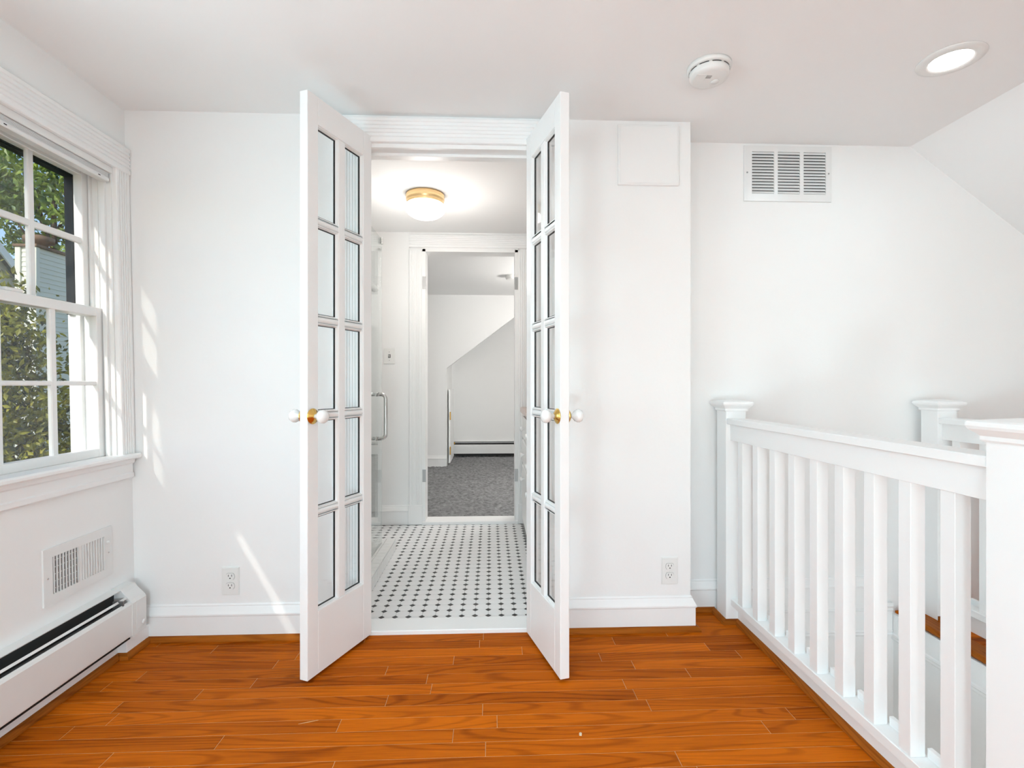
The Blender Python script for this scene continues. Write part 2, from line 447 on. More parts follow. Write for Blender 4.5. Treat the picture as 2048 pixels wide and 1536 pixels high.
# bathroom floor: grout bed with octagon tiles and black dots
BZ = 0.012
bm = bm_new(); box(bm, BX0, BX1, BY0 - 0.02, BY1, -0.2, BZ - 0.0012)
bfloor = struct('floor_bathroom', bm, M_grout, 'white octagon tile floor with small black dots')
TP = 0.0582
def octagon():
    b_ = bm_new(); h = TP / 2 - 0.0007; c_ = 0.0140
    pts = [(-h + c_, -h), (h - c_, -h), (h, -h + c_), (h, h - c_), (h - c_, h), (-h + c_, h), (-h, h - c_), (-h, -h + c_)]
    prism(b_, [(px, py, -0.004) for px, py in pts], (0, 0, 0.004)); return b_
def dot():
    b_ = bm_new(); h = 0.0128
    prism(b_, [(-h, 0, -0.004), (0, -h, -0.004), (h, 0, -0.004), (0, h, -0.004)], (0, 0, 0.0042)); return b_
ty0 = 2.247 - TP / 2
tiles = []; dots_ = []
ncol = int((BX1 - BX0) / TP)
for j in range(-1, 26):
    for i in range(-12, 15):
        cx_, cy_ = -0.1575 + i * TP, ty0 + j * TP
        if not (cy_ > BY0 - 0.02 and cy_ < BY1 - 0.02): continue
        if cx_ < -0.585 and cy_ < 3.2: continue
        if cx_ > 0.235 and cy_ > 2.75: continue
        tiles.append((cx_, cy_))
        dots_.append((cx_ + TP / 2, cy_ + TP / 2))
def vis(p):  # how large a tile shows: nearest ones inside the doorway's view first
    u = p[0] / p[1]
    return (0 if -0.24 < u < 0.075 else 5) + p[1]
tiles.sort(key=vis); dots_.sort(key=vis)
t0 = obj('floor_tile', octagon(), M_tilew, bfloor, (tiles[0][0], tiles[0][1], BZ))
for p in tiles[1:300]: share('floor_tile', t0, bfloor, (p[0], p[1], BZ))
d0 = obj('black_dot_tile', dot(), M_tileb, bfloor, (dots_[0][0], dots_[0][1], BZ))
for p in dots_[1:300]: share('black_dot_tile', d0, bfloor, (p[0], p[1], BZ))
def rest(name, src, pts, m):
    if not pts: return
    b_ = bm_new()
    for p in pts:
        s_ = src(); me = bpy.data.meshes.new('t'); s_.to_mesh(me); s_.free()
        me.transform(Matrix.Translation((p[0], p[1], BZ))); b_.from_mesh(me); bpy.data.meshes.remove(me)
    o = obj(name, b_, m, bfloor); o['kind'] = 'stuff'
rest('floor_tile_field', octagon, tiles[300:], M_tilew)
rest('black_dot_field', dot, dots_[300:], M_tileb)

# bedroom shell
QA, QB = 6.30, 7.15
bm = bm_new(); box(bm, -2.1, 1.6, BY1 + .11, QB + .1, -0.2, 0.0); struct('floor_bedroom', bm, M_carpet)
bm = bm_new(); box(bm, -2.1, 1.6, 3.80, QB + .1, CEIL - .006, CEIL + .1); struct('ceiling_bedroom', bm, M_ceil)
bm = bm_new()
box(bm, -2.1, -2.0, BY1 + .1, QB + .1, -.2, 2.3)
struct('wall_bedroom_left', bm, M_wall)
bm = bm_new(); box(bm, 1.5, 1.6, BY1 + .1, QB + .1, -.2, 2.3); struct('wall_bedroom_right', bm, M_wall)
bm = bm_new(); box(bm, -2.1, 1.6, QB, QB + .1, -.2, 2.3); struct('wall_alcove_back', bm, M_wall)
bm = bm_new()
zr = 1.225 + (1.5 + 0.545) * 0.758
prism(bm, [(-2.0, QA, 0), (-0.545, QA, 0), (-0.545, QA, 1.225), (1.5 - (zr - 2.12) / 0.758, QA, 2.12), (1.5, QA, 2.12), (1.5, QA, 2.2), (-2.0, QA, 2.2)], (0, 0.09, 0))
struct('wall_bedroom_back', bm, M_wall, 'white bedroom wall cut by a sloping alcove opening')
bm = bm_new(); box(bm, -0.62, -0.547, QA + 0.09, QB, -0.2, 2.3); struct('wall_alcove_left', bm, M_wall)

# carpet pile
bm = bm_new()
random.seed(3)
NX, NY = 90, 150
gx0, gx1, gy0, gy1 = -0.95, 0.75, BY1 + 0.10, QB - 0.01
grid = [[bm.verts.new((gx0 + (gx1-gx0)*i/NX, gy0 + (gy1-gy0)*j/NY, 0.012 + random.uniform(0, 0.012))) for j in range(NY+1)] for i in range(NX+1)]
for i in range(NX):
    for j in range(NY):
        bm.faces.new((grid[i][j], grid[i+1][j], grid[i+1][j+1], grid[i][j+1])).smooth = True
cp = obj('carpet', bm, M_carpet); cp['label'] = 'grey cut-pile carpet on the bedroom floor beyond the bathroom'; cp['category'] = 'carpet'; cp['kind'] = 'stuff'

# ------------------------------------------------------------------ baseboards and shoe mouldings
BP = [(0,0),(.016,0),(.016,.094),(.020,.098),(.020,.104),(.008,.128),(.006,.131),(.006,.136),(.002,.140),(0,.140)]
SP = [(0,0),(.018,0),(.018,.005),(.015,.012),(.009,.018),(0,.020)]
def run_x(prof, x0, x1, ywall, z0=0.0, m0=0.0, m1=0.0):
    """profile (d,z) standing off a wall that faces -y; mitres m0/m1 shift the ends by d"""
    b_ = bm_new()
    a = [b_.verts.new((x0 - m0*d, ywall - d, z0 + z)) for d, z in prof]
    c = [b_.verts.new((x1 + m1*d, ywall - d, z0 + z)) for d, z in prof]
    fs = [b_.faces.new(a), b_.faces.new(c[::-1])]
    n = len(prof)
    for i in range(n): fs.append(b_.faces.new((a[i], c[i], c[(i+1)%n], a[(i+1)%n])))
    bmesh.ops.recalc_face_normals(b_, faces=fs)
    return b_
def run_y(prof, y0, y1, xwall, sgn, z0=0.0, m0=0.0, m1=0.0):
    b_ = bm_new()
    a = [b_.verts.new((xwall + sgn*d, y0 - m0*d, z0 + z)) for d, z in prof]
    c = [b_.verts.new((xwall + sgn*d, y1 + m1*d, z0 + z)) for d, z in prof]
    fs = [b_.faces.new(a), b_.faces.new(c[::-1])]
    n = len(prof)
    for i in range(n): fs.append(b_.faces.new((a[i], c[i], c[(i+1)%n], a[(i+1)%n])))
    bmesh.ops.recalc_face_normals(b_, faces=fs)
    return b_
struct('baseboard_back_left', run_x(BP, -1.40, -0.61, W), M_trim)
b1 = struct('baseboard_back_right', run_x(BP, 0.270, 0.839, W, m1=1), M_trim)
struct('baseboard_return', run_y(BP, W, R, 0.839, 1, m0=1), M_trim, parent=b1)
struct('baseboard_recess', run_x(BP, 0.858, 1.80, R), M_trim)
struct('trim_1', run_x(SP, -1.375, -0.61, W - 0.016), M_shoe)
t2 = struct('trim_2', run_x(SP, 0.270, 0.855, W - 0.016, m1=1), M_shoe)
struct('shoe_return', run_y(SP, W - 0.016, R - .016, 0.855, 1, m0=1), M_shoe_y, parent=t2)
struct('trim_3', run_x(SP, 0.873, 1.012, R - 0.016), M_shoe)

# ------------------------------------------------------------------ double-door frame
def fluted(width, t, n=5, edge=0.012):
    """outline of a fluted casing, along s (0..width) and depth d"""
    pts = [(0, 0), (0, t - .003), (.003, t), (edge, t)]
    fw = (width - 2*edge) / n
    for i in range(n):
        a = edge + i*fw
        pts += [(a + fw*.18, t), (a + fw*.32, t - .0045), (a + fw*.68, t - .0045), (a + fw*.82, t)]
    pts += [(width - edge, t), (width - .003, t), (width, t - .003), (width, 0)]
    return pts
def casing_v(b_, x0, x1, yf, z0, z1, t=.018):
    prism(b_, [(x0 + s, yf - d, z0) for s, d in fluted(x1 - x0, t)], (0, 0, z1 - z0)); return b_
def casing_h(b_, x0, x1, yf, z0, z1, t=.018):
    prism(b_, [(x0, yf - d, z0 + s) for s, d in fluted(z1 - z0, t)], (x1 - x0, 0, 0)); return b_
fr = thing('trim_4', 'white fluted casing and jambs around the french doors', 'door frame', (-0.17, W, 0), kind='structure')
def F(name, b_, m=M_trim):
    o = obj(name, b_, m, fr); o.matrix_parent_inverse = Matrix.Translation((0.17, -W, 0)); return o
F('side_casing', casing_v(bm_new(), -0.612, -0.532, W, 0, 2.012))
F('side_casing', casing_v(bm_new(), 0.191, 0.271, W, 0, 2.012))
F('head_casing', casing_h(bm_new(), -0.612, 0.271, W, 2.016, 2.118, .02))
F('jamb', box(bm_new(), DX0 - .012, DX0 + .003, W - .004, W + .114, 0, DH, .001))
F('jamb', box(bm_new(), DX1 - .003, DX1 + .012, W - .004, W + .114, 0, DH, .001))
F('head_jamb', box(bm_new(), DX0, DX1, W - .004, W + .114, DH - .022, DH, .001))
F('door_stop', box(bm_new(), DX0 + .003, DX1 - .003, W + .045, W + .075, DH - .034, DH - .022, .001))
F('door_stop', box(bm_new(), DX0 + .003, DX0 + .014, W + .045, W + .075, 0.02, DH - .034, .001))
F('door_stop', box(bm_new(), DX1 - .014, DX1 - .003, W + .045, W + .075, 0.02, DH - .034, .001))
F('head_casing_inner', casing_h(bm_new(), -0.60, 0.26, W + 0.128, 2.01, 2.10))
F('threshold', prism(bm_new(), [(DX0, W - .004, 0), (DX0, W - .004, .014), (DX0, W, .017), (DX0, W + .108, .017), (DX0, W + .108, 0)], (DX1 - DX0, 0, 0)))

# ------------------------------------------------------------------ french door leaves
LW, LH, LT = 0.358, 2.03, 0.034
ZL = [0.236, 0.578, 0.918, 1.258, 1.604, 1.938]     # bottom edge, four bars, top edge of the glazing (from the floor)
def leaf(name, label, loc, rz, mirror):
    """local: x from the hinge edge to the free edge, y thickness (0..LT), z up"""
    t = thing(name, label, 'door', loc, (0, 0, rz), kind='structure')
    sx = -1 if mirror else 1
    z0 = 0.010
    def bx(nm, m, x0, x1, y0, y1, za, zb, par=t, bev=0.0015):
        return obj(nm, box(bm_new(), sx*x0, sx*x1, y0, y1, za - z0, zb - z0, bev=bev), m, par)
    st = 0.052
    bx('stile', M_trim, 0, st, 0, LT, z0, z0 + LH); bx('stile', M_trim, LW - st, LW, 0, LT, z0, z0 + LH)
    bx('bottom_rail', M_trim, st, LW - st, 0, LT, z0, ZL[0] - .004); bx('top_rail', M_trim, st, LW - st, 0, LT, ZL[5] + .004, z0 + LH)
    mw = 0.034; mid = LW / 2
    bx('mullion', M_trim, mid - mw/2, mid + mw/2, 0.002, LT - .002, ZL[0] - .004, ZL[5] + .004)
    for c in range(2):
        a, b = (st, mid - mw/2) if c == 0 else (mid + mw/2, LW - st)
        for k in range(4):
            # rounded glazing bar
            z = ZL[k+1]; pr = []
            hh = .0125
            for i in range(9):
                q = math.pi * i / 8
                pr.append((.003 + .012*(1 - math.sin(q)), hh * math.cos(q)))
            pts = pr + [(LT - d, -h) for d, h in pr]
            bm_ = bm_new(); prism(bm_, [(sx*a, d, z - z0 + h) for d, h in pts], (sx*(b - a), 0, 0))
            obj('glazing_bar', bm_, M_trim, t)
        for k in range(5):
            za = ZL[k] - (.004 if k == 0 else 0) + (.0125 if k else 0); zb = ZL[k+1] - (.0125 if k < 4 else -.004)
            # sloped glazing bead on both faces, dark line round the glass, the pane
            bm_ = bm_new(); e = .007
            for (yo, yi) in ((.004, .0135), (LT - .004, LT - .0135)):
                o_ = [(a, za), (b, za), (b, zb), (a, zb)]; i_ = [(a+e, za+e), (b-e, za+e), (b-e, zb-e), (a+e, zb-e)]
                vo = [bm_.verts.new((sx*p[0], yo, p[1] - z0)) for p in o_]
                vm = [bm_.verts.new((sx*p[0], yo, p[1] - z0)) for p in [(a+.003, za+.003), (b-.003, za+.003), (b-.003, zb-.003), (a+.003, zb-.003)]]
                vi = [bm_.verts.new((sx*p[0], yi, p[1] - z0)) for p in i_]
                for q in range(4):
                    bm_.faces.new((vo[q], vo[(q+1)%4], vm[(q+1)%4], vm[q])); bm_.faces.new((vm[q], vm[(q+1)%4], vi[(q+1)%4], vi[q]))
            bead = obj('glazing_bead', bm_, M_trim, t)
            bm_ = bm_new(); w_ = .0018
            for (p0, p1, q0, q1) in ((a+e, b-e, za+e, za+e+w_), (a+e, b-e, zb-e-w_, zb-e), (a+e, a+e+w_, za+e, zb-e), (b-e-w_, b-e, za+e, zb-e)):
                box(bm_, sx*p0, sx*p1, .0136, LT - .0136, q0 - z0, q1 - z0)
            obj('pane_edge_line', bm_, M_pane_edge, bead)
            bx('pane', M_glass, a + .005, b - .005, LT/2 - .0015, LT/2 + .0015, za + .005, zb - .005, bev=0)
    # knobs on both faces
    kx, kz = LW - 0.024, 0.918 - z0
    for side, yy in ((-1, 0.0), (1, LT)):
        ro = obj('rosette', lathe(bm_new(), [(0, 0), (.027, 0), (.0275, .002), (.026, .004), (.021, .0055), (.019, .009), (.012, .011), (.010, .014), (0, .014)], 32, 'y'), M_brass, t, (sx*kx, yy, kz))
        ro.rotation_euler = (0, 0, 0) if side == 1 else (math.pi, 0, 0)
        kb = obj('knob', lathe(bm_new(), [(0, .012), (.008, .012), (.0085, .020), (.012, .026), (.0195, .032), (.0235, .041), (.0235, .048), (.019, .056), (.010, .061), (0, .062)], 32, 'y'), M_porc, t, (sx*kx, yy, kz))
        kb.rotation_euler = (0, 0, 0) if side == 1 else (math.pi, 0, 0)
    for hz in (0.22, 1.0, 1.80):
        obj('hinge', lathe(bm_new(), [(0, -.045), (.005, -.045), (.005, .045), (0, .045)], 12, 'z'), M_trim, t, (sx * -0.004, 0.0 if not mirror else 0.0, hz))
    return t
# left leaf: local +x points from hinge to free edge; its y=0 face is the landing-side face (turned away), y=LT the face we see
aL = math.radians(23.2)
dirL = Vector((-math.sin(aL), -math.cos(aL)))        # hinge -> free
rzL = math.atan2(dirL.y, dirL.x)
nL = Vector((-math.sin(rzL), math.cos(rzL)))          # local +y
hL = Vector((-0.487, 2.103)) - nL * LT
door1 = leaf('door_1', 'left french door leaf standing open, ten glass panes, white knob', (hL.x, hL.y, 0.010), rzL, False)
aR = math.radians(15.0)
dirR = Vector((math.sin(aR), -math.cos(aR)))
rzR = math.atan2(-dirR.y, -dirR.x)                    # mirrored leaf: local -x runs to the free edge
nR = Vector((-math.sin(rzR), math.cos(rzR)))
hR = Vector((0.146, 2.095)) - nR * LT
door2 = leaf('door_2', 'right french door leaf standing open, ten glass panes, white knob', (hR.x, hR.y, 0.010), rzR, True)

# ------------------------------------------------------------------ window in the left wall (wall frame: x<0 is outside)
win = lwthing('window_1', 'white double-hung window with divided panes above the baseboard heater', 'window', 0, 0, kind='structure')
def WB(nm, m, *a, bev=0.001, par=win): return obj(nm, box(bm_new(), *a, bev=bev), m, par)
# frame: jamb liners with tracks
for (ya, s) in ((WY1, -1), (WY0, 1)):
    bm = bm_new()
    box(bm, -.17, .0, ya, ya + s*.010, WZ0, WZ1)
    box(bm, -.034, -.018, ya, ya + s*.020, WZ0, WZ1, .001)
    box(bm, -.078, -.070, ya, ya + s*.022, WZ0, WZ1, .001)
    box(bm, -.052, -.048, ya, ya + s*.014, WZ0, WZ1)
    box(bm, -.130, -.114, ya, ya + s*.024, WZ0, WZ1, .001)
    obj('jamb_liner', bm, M_vinyl, win)
bm = bm_new(); box(bm, -.17, 0, WY0, WY1, WZ1 - .012, WZ1); box(bm, -.078, -.07, WY0, WY1, WZ1 - .03, WZ1, .001)
obj('head_liner', bm, M_vinyl, win)
bm = bm_new(); prism(bm, [(-.20, WY0, WZ0), (0, WY0, WZ0), (0, WY0, WZ0 + .016), (-.20, WY0, WZ0 + .004)], (0, WY1 - WY0, 0))
obj('sill', bm, M_vinyl, win)
def sash(nm, x0, x1, y0, y1, z0, z1, st, br, tr, mys, mz, mw, mh):
    g = thing(nm, '', ''); 
    for k_ in ('label', 'category'): del g[k_]
    g.parent = win
    WB('stile', M_vinyl, x0, x1, y0, y0 + st, z0, z1, par=g, bev=.002); WB('stile', M_vinyl, x0, x1, y1 - st, y1, z0, z1, par=g, bev=.002)
    WB('rail', M_vinyl, x0, x1, y0 + st, y1 - st, z0, z0 + br, par=g, bev=.002); WB('rail', M_vinyl, x0, x1, y0 + st, y1 - st, z1 - tr, z1, par=g, bev=.002)
    xm = (x0 + x1) / 2
    ys = [y0 + st] + [c for my in mys for c in (my - mw/2, my + mw/2)] + [y1 - st]
    for my in mys: WB('muntin', M_vinyl, xm - .006, xm + .010, my - mw/2, my + mw/2, z0 + br - .004, z1 - tr + .004, par=g, bev=.003)
    WB('muntin', M_vinyl, xm - .0055, xm + .0095, y0 + st - .004, y1 - st + .004, mz - mh/2, mz + mh/2, par=g, bev=.003)
    for i in range(0, len(ys), 2):
        for (za, zb) in ((z0 + br, mz - mh/2), (mz + mh/2, z1 - tr)):
            WB('pane', M_glass, xm - .003, xm + .001, ys[i] - .004, ys[i+1] + .004, za - .004, zb + .004, bev=0, par=g)
    return g
lo = sash('lower_sash', -.068, -.038, WY0 + .012, 2.034, .754, 1.322, .036, .032, .034, (1.811, 1.613), 1.034, .024, .016)
up = sash('upper_sash', -.110, -.080, WY0 + .012, 2.026, 1.292, 1.858, .031, .034, .036, (1.787, 1.592), 1.575, .023, .023)
lk = obj('sash_lock', box(bm_new(), -.066, -.040, 1.64, 1.70, 1.322, 1.334, .003), M_plastic, win)
# dark strips round the outside of the upper sash
bm = bm_new()
box(bm, -.165, -.135, 2.020, 2.034, 1.30, 1.86); box(bm, -.165, -.135, WY0 + .01, 2.020, 1.826, 1.86)
box(bm, -.165, -.135, WY0 + .01, WY0 + .04, 1.30, 1.805)
obj('dark_edge_strips', bm, M_navy, win)
# casing, stool, apron
bm = bm_new()
def casing_lw(b_, y0, y1, z0, z1, t=.018, horiz=False):
    if horiz: prism(b_, [(d, y0, z0 + s) for s, d in fluted(z1 - z0, t)], (0, y1 - y0, 0))
    else: prism(b_, [(d, y0 + s, z0) for s, d in fluted(y1 - y0, t, n=4)], (0, 0, z1 - z0))
    return b_
obj('side_casing', casing_lw(bm_new(), WY1 - .004, 2.112, .752, 1.868), M_trim, win)
obj('side_casing', casing_lw(bm_new(), 1.295, WY0 + .004, .752, 1.868), M_trim, win)
obj('head_casing', casing_lw(bm_new(), 1.285, 2.112, 1.868, 1.972, .022, True), M_trim, win)
bm = bm_new(); prism(bm, [(-.040, 1.27, .734), (.040, 1.27, .734), (.046, 1.27, .739), (.046, 1.27, .748), (.041, 1.27, .754), (-.040, 1.27, .754)], (0, 2.105 - 1.27, 0))
obj('stool', bm, M_trim, win)
bm = bm_new(); prism(bm, [(0, 1.285, .655), (.012, 1.285, .655), (.018, 1.285, .660), (.018, 1.285, .676), (.014, 1.285, .680), (.014, 1.285, .712), (.022, 1.285, .718), (.024, 1.285, .733), (0, 1.285, .733)], (0, 2.10 - 1.285, 0))
obj('apron', bm, M_trim, win)
# raised blind
bl = lwthing('window_blind', 'white mini blind drawn up under the head of the window', 'blind', 1.72, 1.83)
def BLB(nm, m, x0, x1, y0, y1, z0, z1, bev=.002): return obj(nm, box(bm_new(), x0, x1, y0 - 1.72, y1 - 1.72, z0 - 1.83, z1 - 1.83, bev=bev), m, bl)
BLB('headrail', M_white, -.032, .006, 1.40, 2.036, 1.842, 1.868)
for i in range(5): BLB('slat', M_white, -.026, .000, 1.405, 2.020, 1.822 + i*.0038, 1.8243 + i*.0038, bev=0)
BLB('bottom_rail', M_white, -.030, .004, 1.402, 2.022, 1.806, 1.821, bev=.003)
for yy in (1.60, 1.97): BLB('cord_hole', M_black, .0035, .0046, yy - .005, yy + .005, 1.812, 1.815, bev=0)

slit_blind = lwthing('window_blind', 'added unseen slatted blind, its slit shaping a sun streak on the back wall', 'blind', 0.52, 0.74)
for i in range(23):
    z = i * .0475
    gap = .0315 if i > 9 else 0.0  # slit in the added blind shapes the streak of sun on the back wall
    obj('slat', prism(bm_new(), [(-.030, -.567, z + gap), (-.028, -.567, z + gap), (-.022, -.567, z + gap + .0480), (-.024, -.567, z + gap + .0480)], (0, 1.134, 0)), M_white, slit_blind)
obj('headrail', box(bm_new(), -.045, -.010, -.567, .567, 1.108, 1.130, .002), M_white, slit_blind)

# ------------------------------------------------------------------ wall register on the left wall
rg = lwthing('wall_register', 'white floor-level air register with open and closed vertical louvres under the window', 'air vent', 1.843, 0.4025)
h = .0925; wd = .1475
bm = bm_new()
x_in = .0055
def ring(b_, y0, y1, z0, z1, yi0, yi1, zi0, zi1, t):
    box(b_, 0, t, y0, yi0, z0, z1); box(b_, 0, t, yi1, y1, z0, z1); box(b_, 0, t, yi0, yi1, z0, zi0); box(b_, 0, t, yi0, yi1, zi1, z1)
ring(bm, -wd, wd, -h, h, -.113, .113, -.061, .061, x_in)
box(bm, 0, x_in, -.006, .006, -.061, .061)
obj('face_frame', bm, M_white, rg)
B('cavity', M_black, rg, -.0005, .0002, -.113, -.006, -.061, .061)
B('closed_damper', M_white, rg, 0, .0012, .006, .113, -.061, .061)
for i in range(9):
    for g_, y_ in ((0, -.1075 + i * .0122), (1, .0115 + i * .0122)):
        bm = bm_new()
        if g_ == 0: prism(bm, [(.0005, y_ - .0012, -.061), (.0055, y_ - .0012, -.061), (.0055, y_ + .0028, -.061), (.0005, y_ + .0012, -.061)], (0, 0, .122))
        else: prism(bm, [(.001, y_ - .0022, -.061), (.0070, y_ - .0010, -.061), (.0070, y_ + .0018, -.061), (.001, y_ + .0026, -.061)], (0, 0, .122))
        obj('louvre', bm, M_white, rg)
for i in range(5):
    B('cross_bar', M_white, rg, .0003, .0022, -.113, -.006, -.046 + i * .023, -.0440 + i * .023)
B('lever_slot', M_black, rg, .004, .0044, .1245, .1262, .020, .052)
B('lever', M_white, rg, .004, .016, .121, .1295, .034, .040, bev=.001)
for y_ in (-.131, .131): obj('screw', lathe(bm_new(), [(0, .004), (.004, .004), (.003, .006), (0, .0063)], 12, 'x', (0, y_, -.004)), M_chrome, rg)

# ------------------------------------------------------------------ baseboard heater on the left
ht = thing('baseboard_heater', 'long white hydronic baseboard heater under the window', 'heater', (XL, 0.8, 0))
ht.location = (XL, 0, 0)
Y0h, Y1h = -0.6, 1.988
def extr(nm, pts, m, y0=Y0h, y1=Y1h, par=ht):
    b_ = bm_new(); prism(b_, [(x, y0, z) for x, z in pts], (0, y1 - y0, 0)); return obj(nm, b_, m, par)
extr('back_plate', [(-.004, .04), (.003, .04), (.003, .238), (.030, .246), (.031, .249), (-.006, .252)], M_white)
extr('front_cover', [(.063, .079), (.070, .076), (.072, .080), (.072, .196), (.068, .203), (.060, .206), (.060, .203), (.066, .199), (.0695, .194), (.0695, .082)], M_white)
extr('damper', [(.0455, .2205), (.0465, .2220), (.0520, .2160), (.0510, .2145)], M_white)
extr('element', [(.012, .10), (.058, .10), (.058, .185), (.012, .185)], M_fin)
extr('cavity_lining', [(.0035, .045), (.006, .045), (.006, .235), (.0035, .235)], M_dark)
extr('lower_dark_strip', [(.02, .066), (.066, .066), (.066, .0705), (.02, .0705)], M_black)  # black strip between the base and the front cover
for i in range(4):
    B('bracket', M_fin, ht, .028, .066, 1.55 + i*(-.55) + .40, 1.556 + i*(-.55) + .40, .17, .222)
bm = bm_new(); prism(bm, [(.0, Y1h, .072), (.074, Y1h, .072), (.074, Y1h, .198), (.066, Y1h, .210), (.040, Y1h, .236), (.030, Y1h, .250), (-.006, Y1h, .254), (-.006, Y1h, .072)], (0, 2.066 - Y1h, 0))
ec = obj('end_cap', bm, M_white, ht)
obj('screw_cap', lathe(bm_new(), [(0, .074), (.009, .074), (.008, .079), (0, .080)], 16, 'x', (0, 2.048, .105)), M_white, ec)
B('end_panel', M_white, ec, .074, .0755, 2.010, 2.060, .09, .20, bev=.0005)
bm = bm_new(); box(bm, -.008, .030, Y0h, 1.99, 0, .066, .001); box(bm, -.008, .062, 1.975, 2.10, 0, .071, .001)
struct('baseboard_left', bm, M_trim).location = (XL, 0, 0)
bm = bm_new()
sh = struct('trim_5', run_y(SP, Y0h, 1.974, XL + .030, 1, m1=-1), M_shoe_y)
struct('shoe_return', run_x(SP, XL + .030, XL + .062, 1.975, m0=-1, m1=1), M_shoe, parent=sh)
struct('shoe_return', run_y(SP, 1.975, 2.09, XL + .062, 1, m0=1), M_shoe_y, parent=sh)

# ------------------------------------------------------------------ outlets, switch, panel, grille
def outlet(label, cx_, yf, cz_):
    t = thing('wall_outlet', label, 'outlet', (cx_, yf, cz_), group='duplex outlets on the back wall')
    bm_ = bm_new(); prism(bm_, [(-.035, 0, -.057), (.035, 0, -.057), (.035, 0, .057), (-.035, 0, .057)], (0, -.003, 0))
    pl = obj('cover_plate', box(bm_, -.033, .033, -.0055, -.003, -.055, .055, .0015), M_plastic, t)
    for s in (1, -1):
        zc = s * .0193
        pts = []
        for i in range(24):
            a = 2*math.pi*i/24
            pts.append((.0172*math.cos(a), -.0055, zc + max(-.0128, min(.0128, .0172*math.sin(a)))))
        bm_ = bm_new(); prism(bm_, pts, (0, -.0022, 0)); rc = obj('receptacle', bm_, M_plastic, t)
        pts2 = [(p[0]*1.045, -.00552, zc + (p[2]-zc)*1.05) for p in pts]
        bm_ = bm_new(); prism(bm_, pts2, (0, -.0003, 0)); obj('gap', bm_, M_dark, rc)
        for sx_ in (-1, 1): B('slot', M_black, rc, sx_*.0065 - .0011, sx_*.0065 + .0011, -.0080, -.0076, zc + .000, zc + .008)
        obj('ground_hole', lathe(bm_new(), [(0, -.0080), (.0026, -.0080), (.0026, -.0076), (0, -.0076)], 12, 'y', (0, 0, zc - .0065)), M_black, rc)
    obj('screw', lathe(bm_new(), [(0, -.0068), (.0028, -.0066), (.0030, -.0055), (0, -.0055)], 12, 'y'), M_plastic, t)
    return t
outlet('white duplex outlet left of the french doors', -1.0545, W, 0.2315)
outlet('white duplex outlet on the chase beside the stair railing', 0.749, W, 0.246)

sw = thing('light_switch', 'white light switch plate beside the bedroom doorway', 'switch', (-0.735, BY1, 1.232))
obj('cover_plate', box(bm_new(), -.040, .040, -.006, 0, -.057, .057, .002), M_plastic, sw)
B('rocker_slot', M_dark, sw, -.008, .008, -.0066, -.006, -.013, .013)
obj('toggle', prism(bm_new(), [(-.004, -.0065, -.009), (-.004, -.016, .003), (-.004, -.016, .008), (-.004, -.0065, .009)], (.008, 0, 0)), M_plastic, sw)
for s in (-1, 1): obj('screw', lathe(bm_new(), [(0, -.0075), (.003, -.0070), (.003, -.006), (0, -.006)], 12, 'y', (0, 0, s * .030)), M_steel, sw)

pn = thing('access_panel', 'square white access panel high on the chase wall', 'panel', (0.6585, W, 1.9875))
bm = bm_new(); box(bm, -.130, .130, -.010, 0, -.127, .127, .003); obj('panel_frame', bm, M_wall, pn)
B('panel_door', M_wall, pn, -.122, .122, -.0125, -.009, -.119, .119, bev=.0015)

gr = thing('return_grille', 'white return-air grille with three columns of louvres on the stair wall', 'air vent', (1.360, R, 1.9935))
gw, gh = .205, .1265
bm = bm_new()
def fr_x(b_, x0, x1, z0, z1, y0_, y1_, bev=0): box(b_, x0, x1, y0_, y1_, z0, z1, bev)
cols = [(-.170, -.0645), (-.0475, .0580), (.0755, .1805)]
cols = [(-.1685, -.0650), (-.0480, .0560), (.0735, .1780)]
zi0, zi1 = -.093, .100
fr_x(bm, -gw, cols[0][0], -gh, gh, -.007, 0); fr_x(bm, cols[2][1], gw, -gh, gh, -.007, 0)
fr_x(bm, cols[0][0], cols[2][1], -gh, zi0, -.007, 0); fr_x(bm, cols[0][0], cols[2][1], zi1, gh, -.007, 0)
for a, b in ((cols[0][1], cols[1][0]), (cols[1][1], cols[2][0])): fr_x(bm, a, b, zi0, zi1, -.007, 0)
obj('face_frame', bm, M_white, gr)
B('cavity', M_dark, gr, cols[0][0], cols[2][1], -.0012, -.0002, zi0, zi1)
lv = None
for (a, b) in cols:
    for i in range(14):
        z = zi0 + (i + .5) * (zi1 - zi0) / 14
        bm = bm_new(); prism(bm, [(0, -.0086, -.0060), (0, -.0078, -.0063), (0, -.0014, .0056), (0, -.0024, .0060)], (b - a, 0, 0))
        if lv is None: lv = obj('louvre', bm, M_white, gr, (a, 0, z))
        else: bm.free(); share('louvre', lv, gr, (a, 0, z))
for s in (-1, 1): obj('screw', lathe(bm_new(), [(0, -.0085), (.004, -.0080), (.004, -.007), (0, -.007)], 12, 'y', (s * .191, 0, .003)), M_steel, gr)

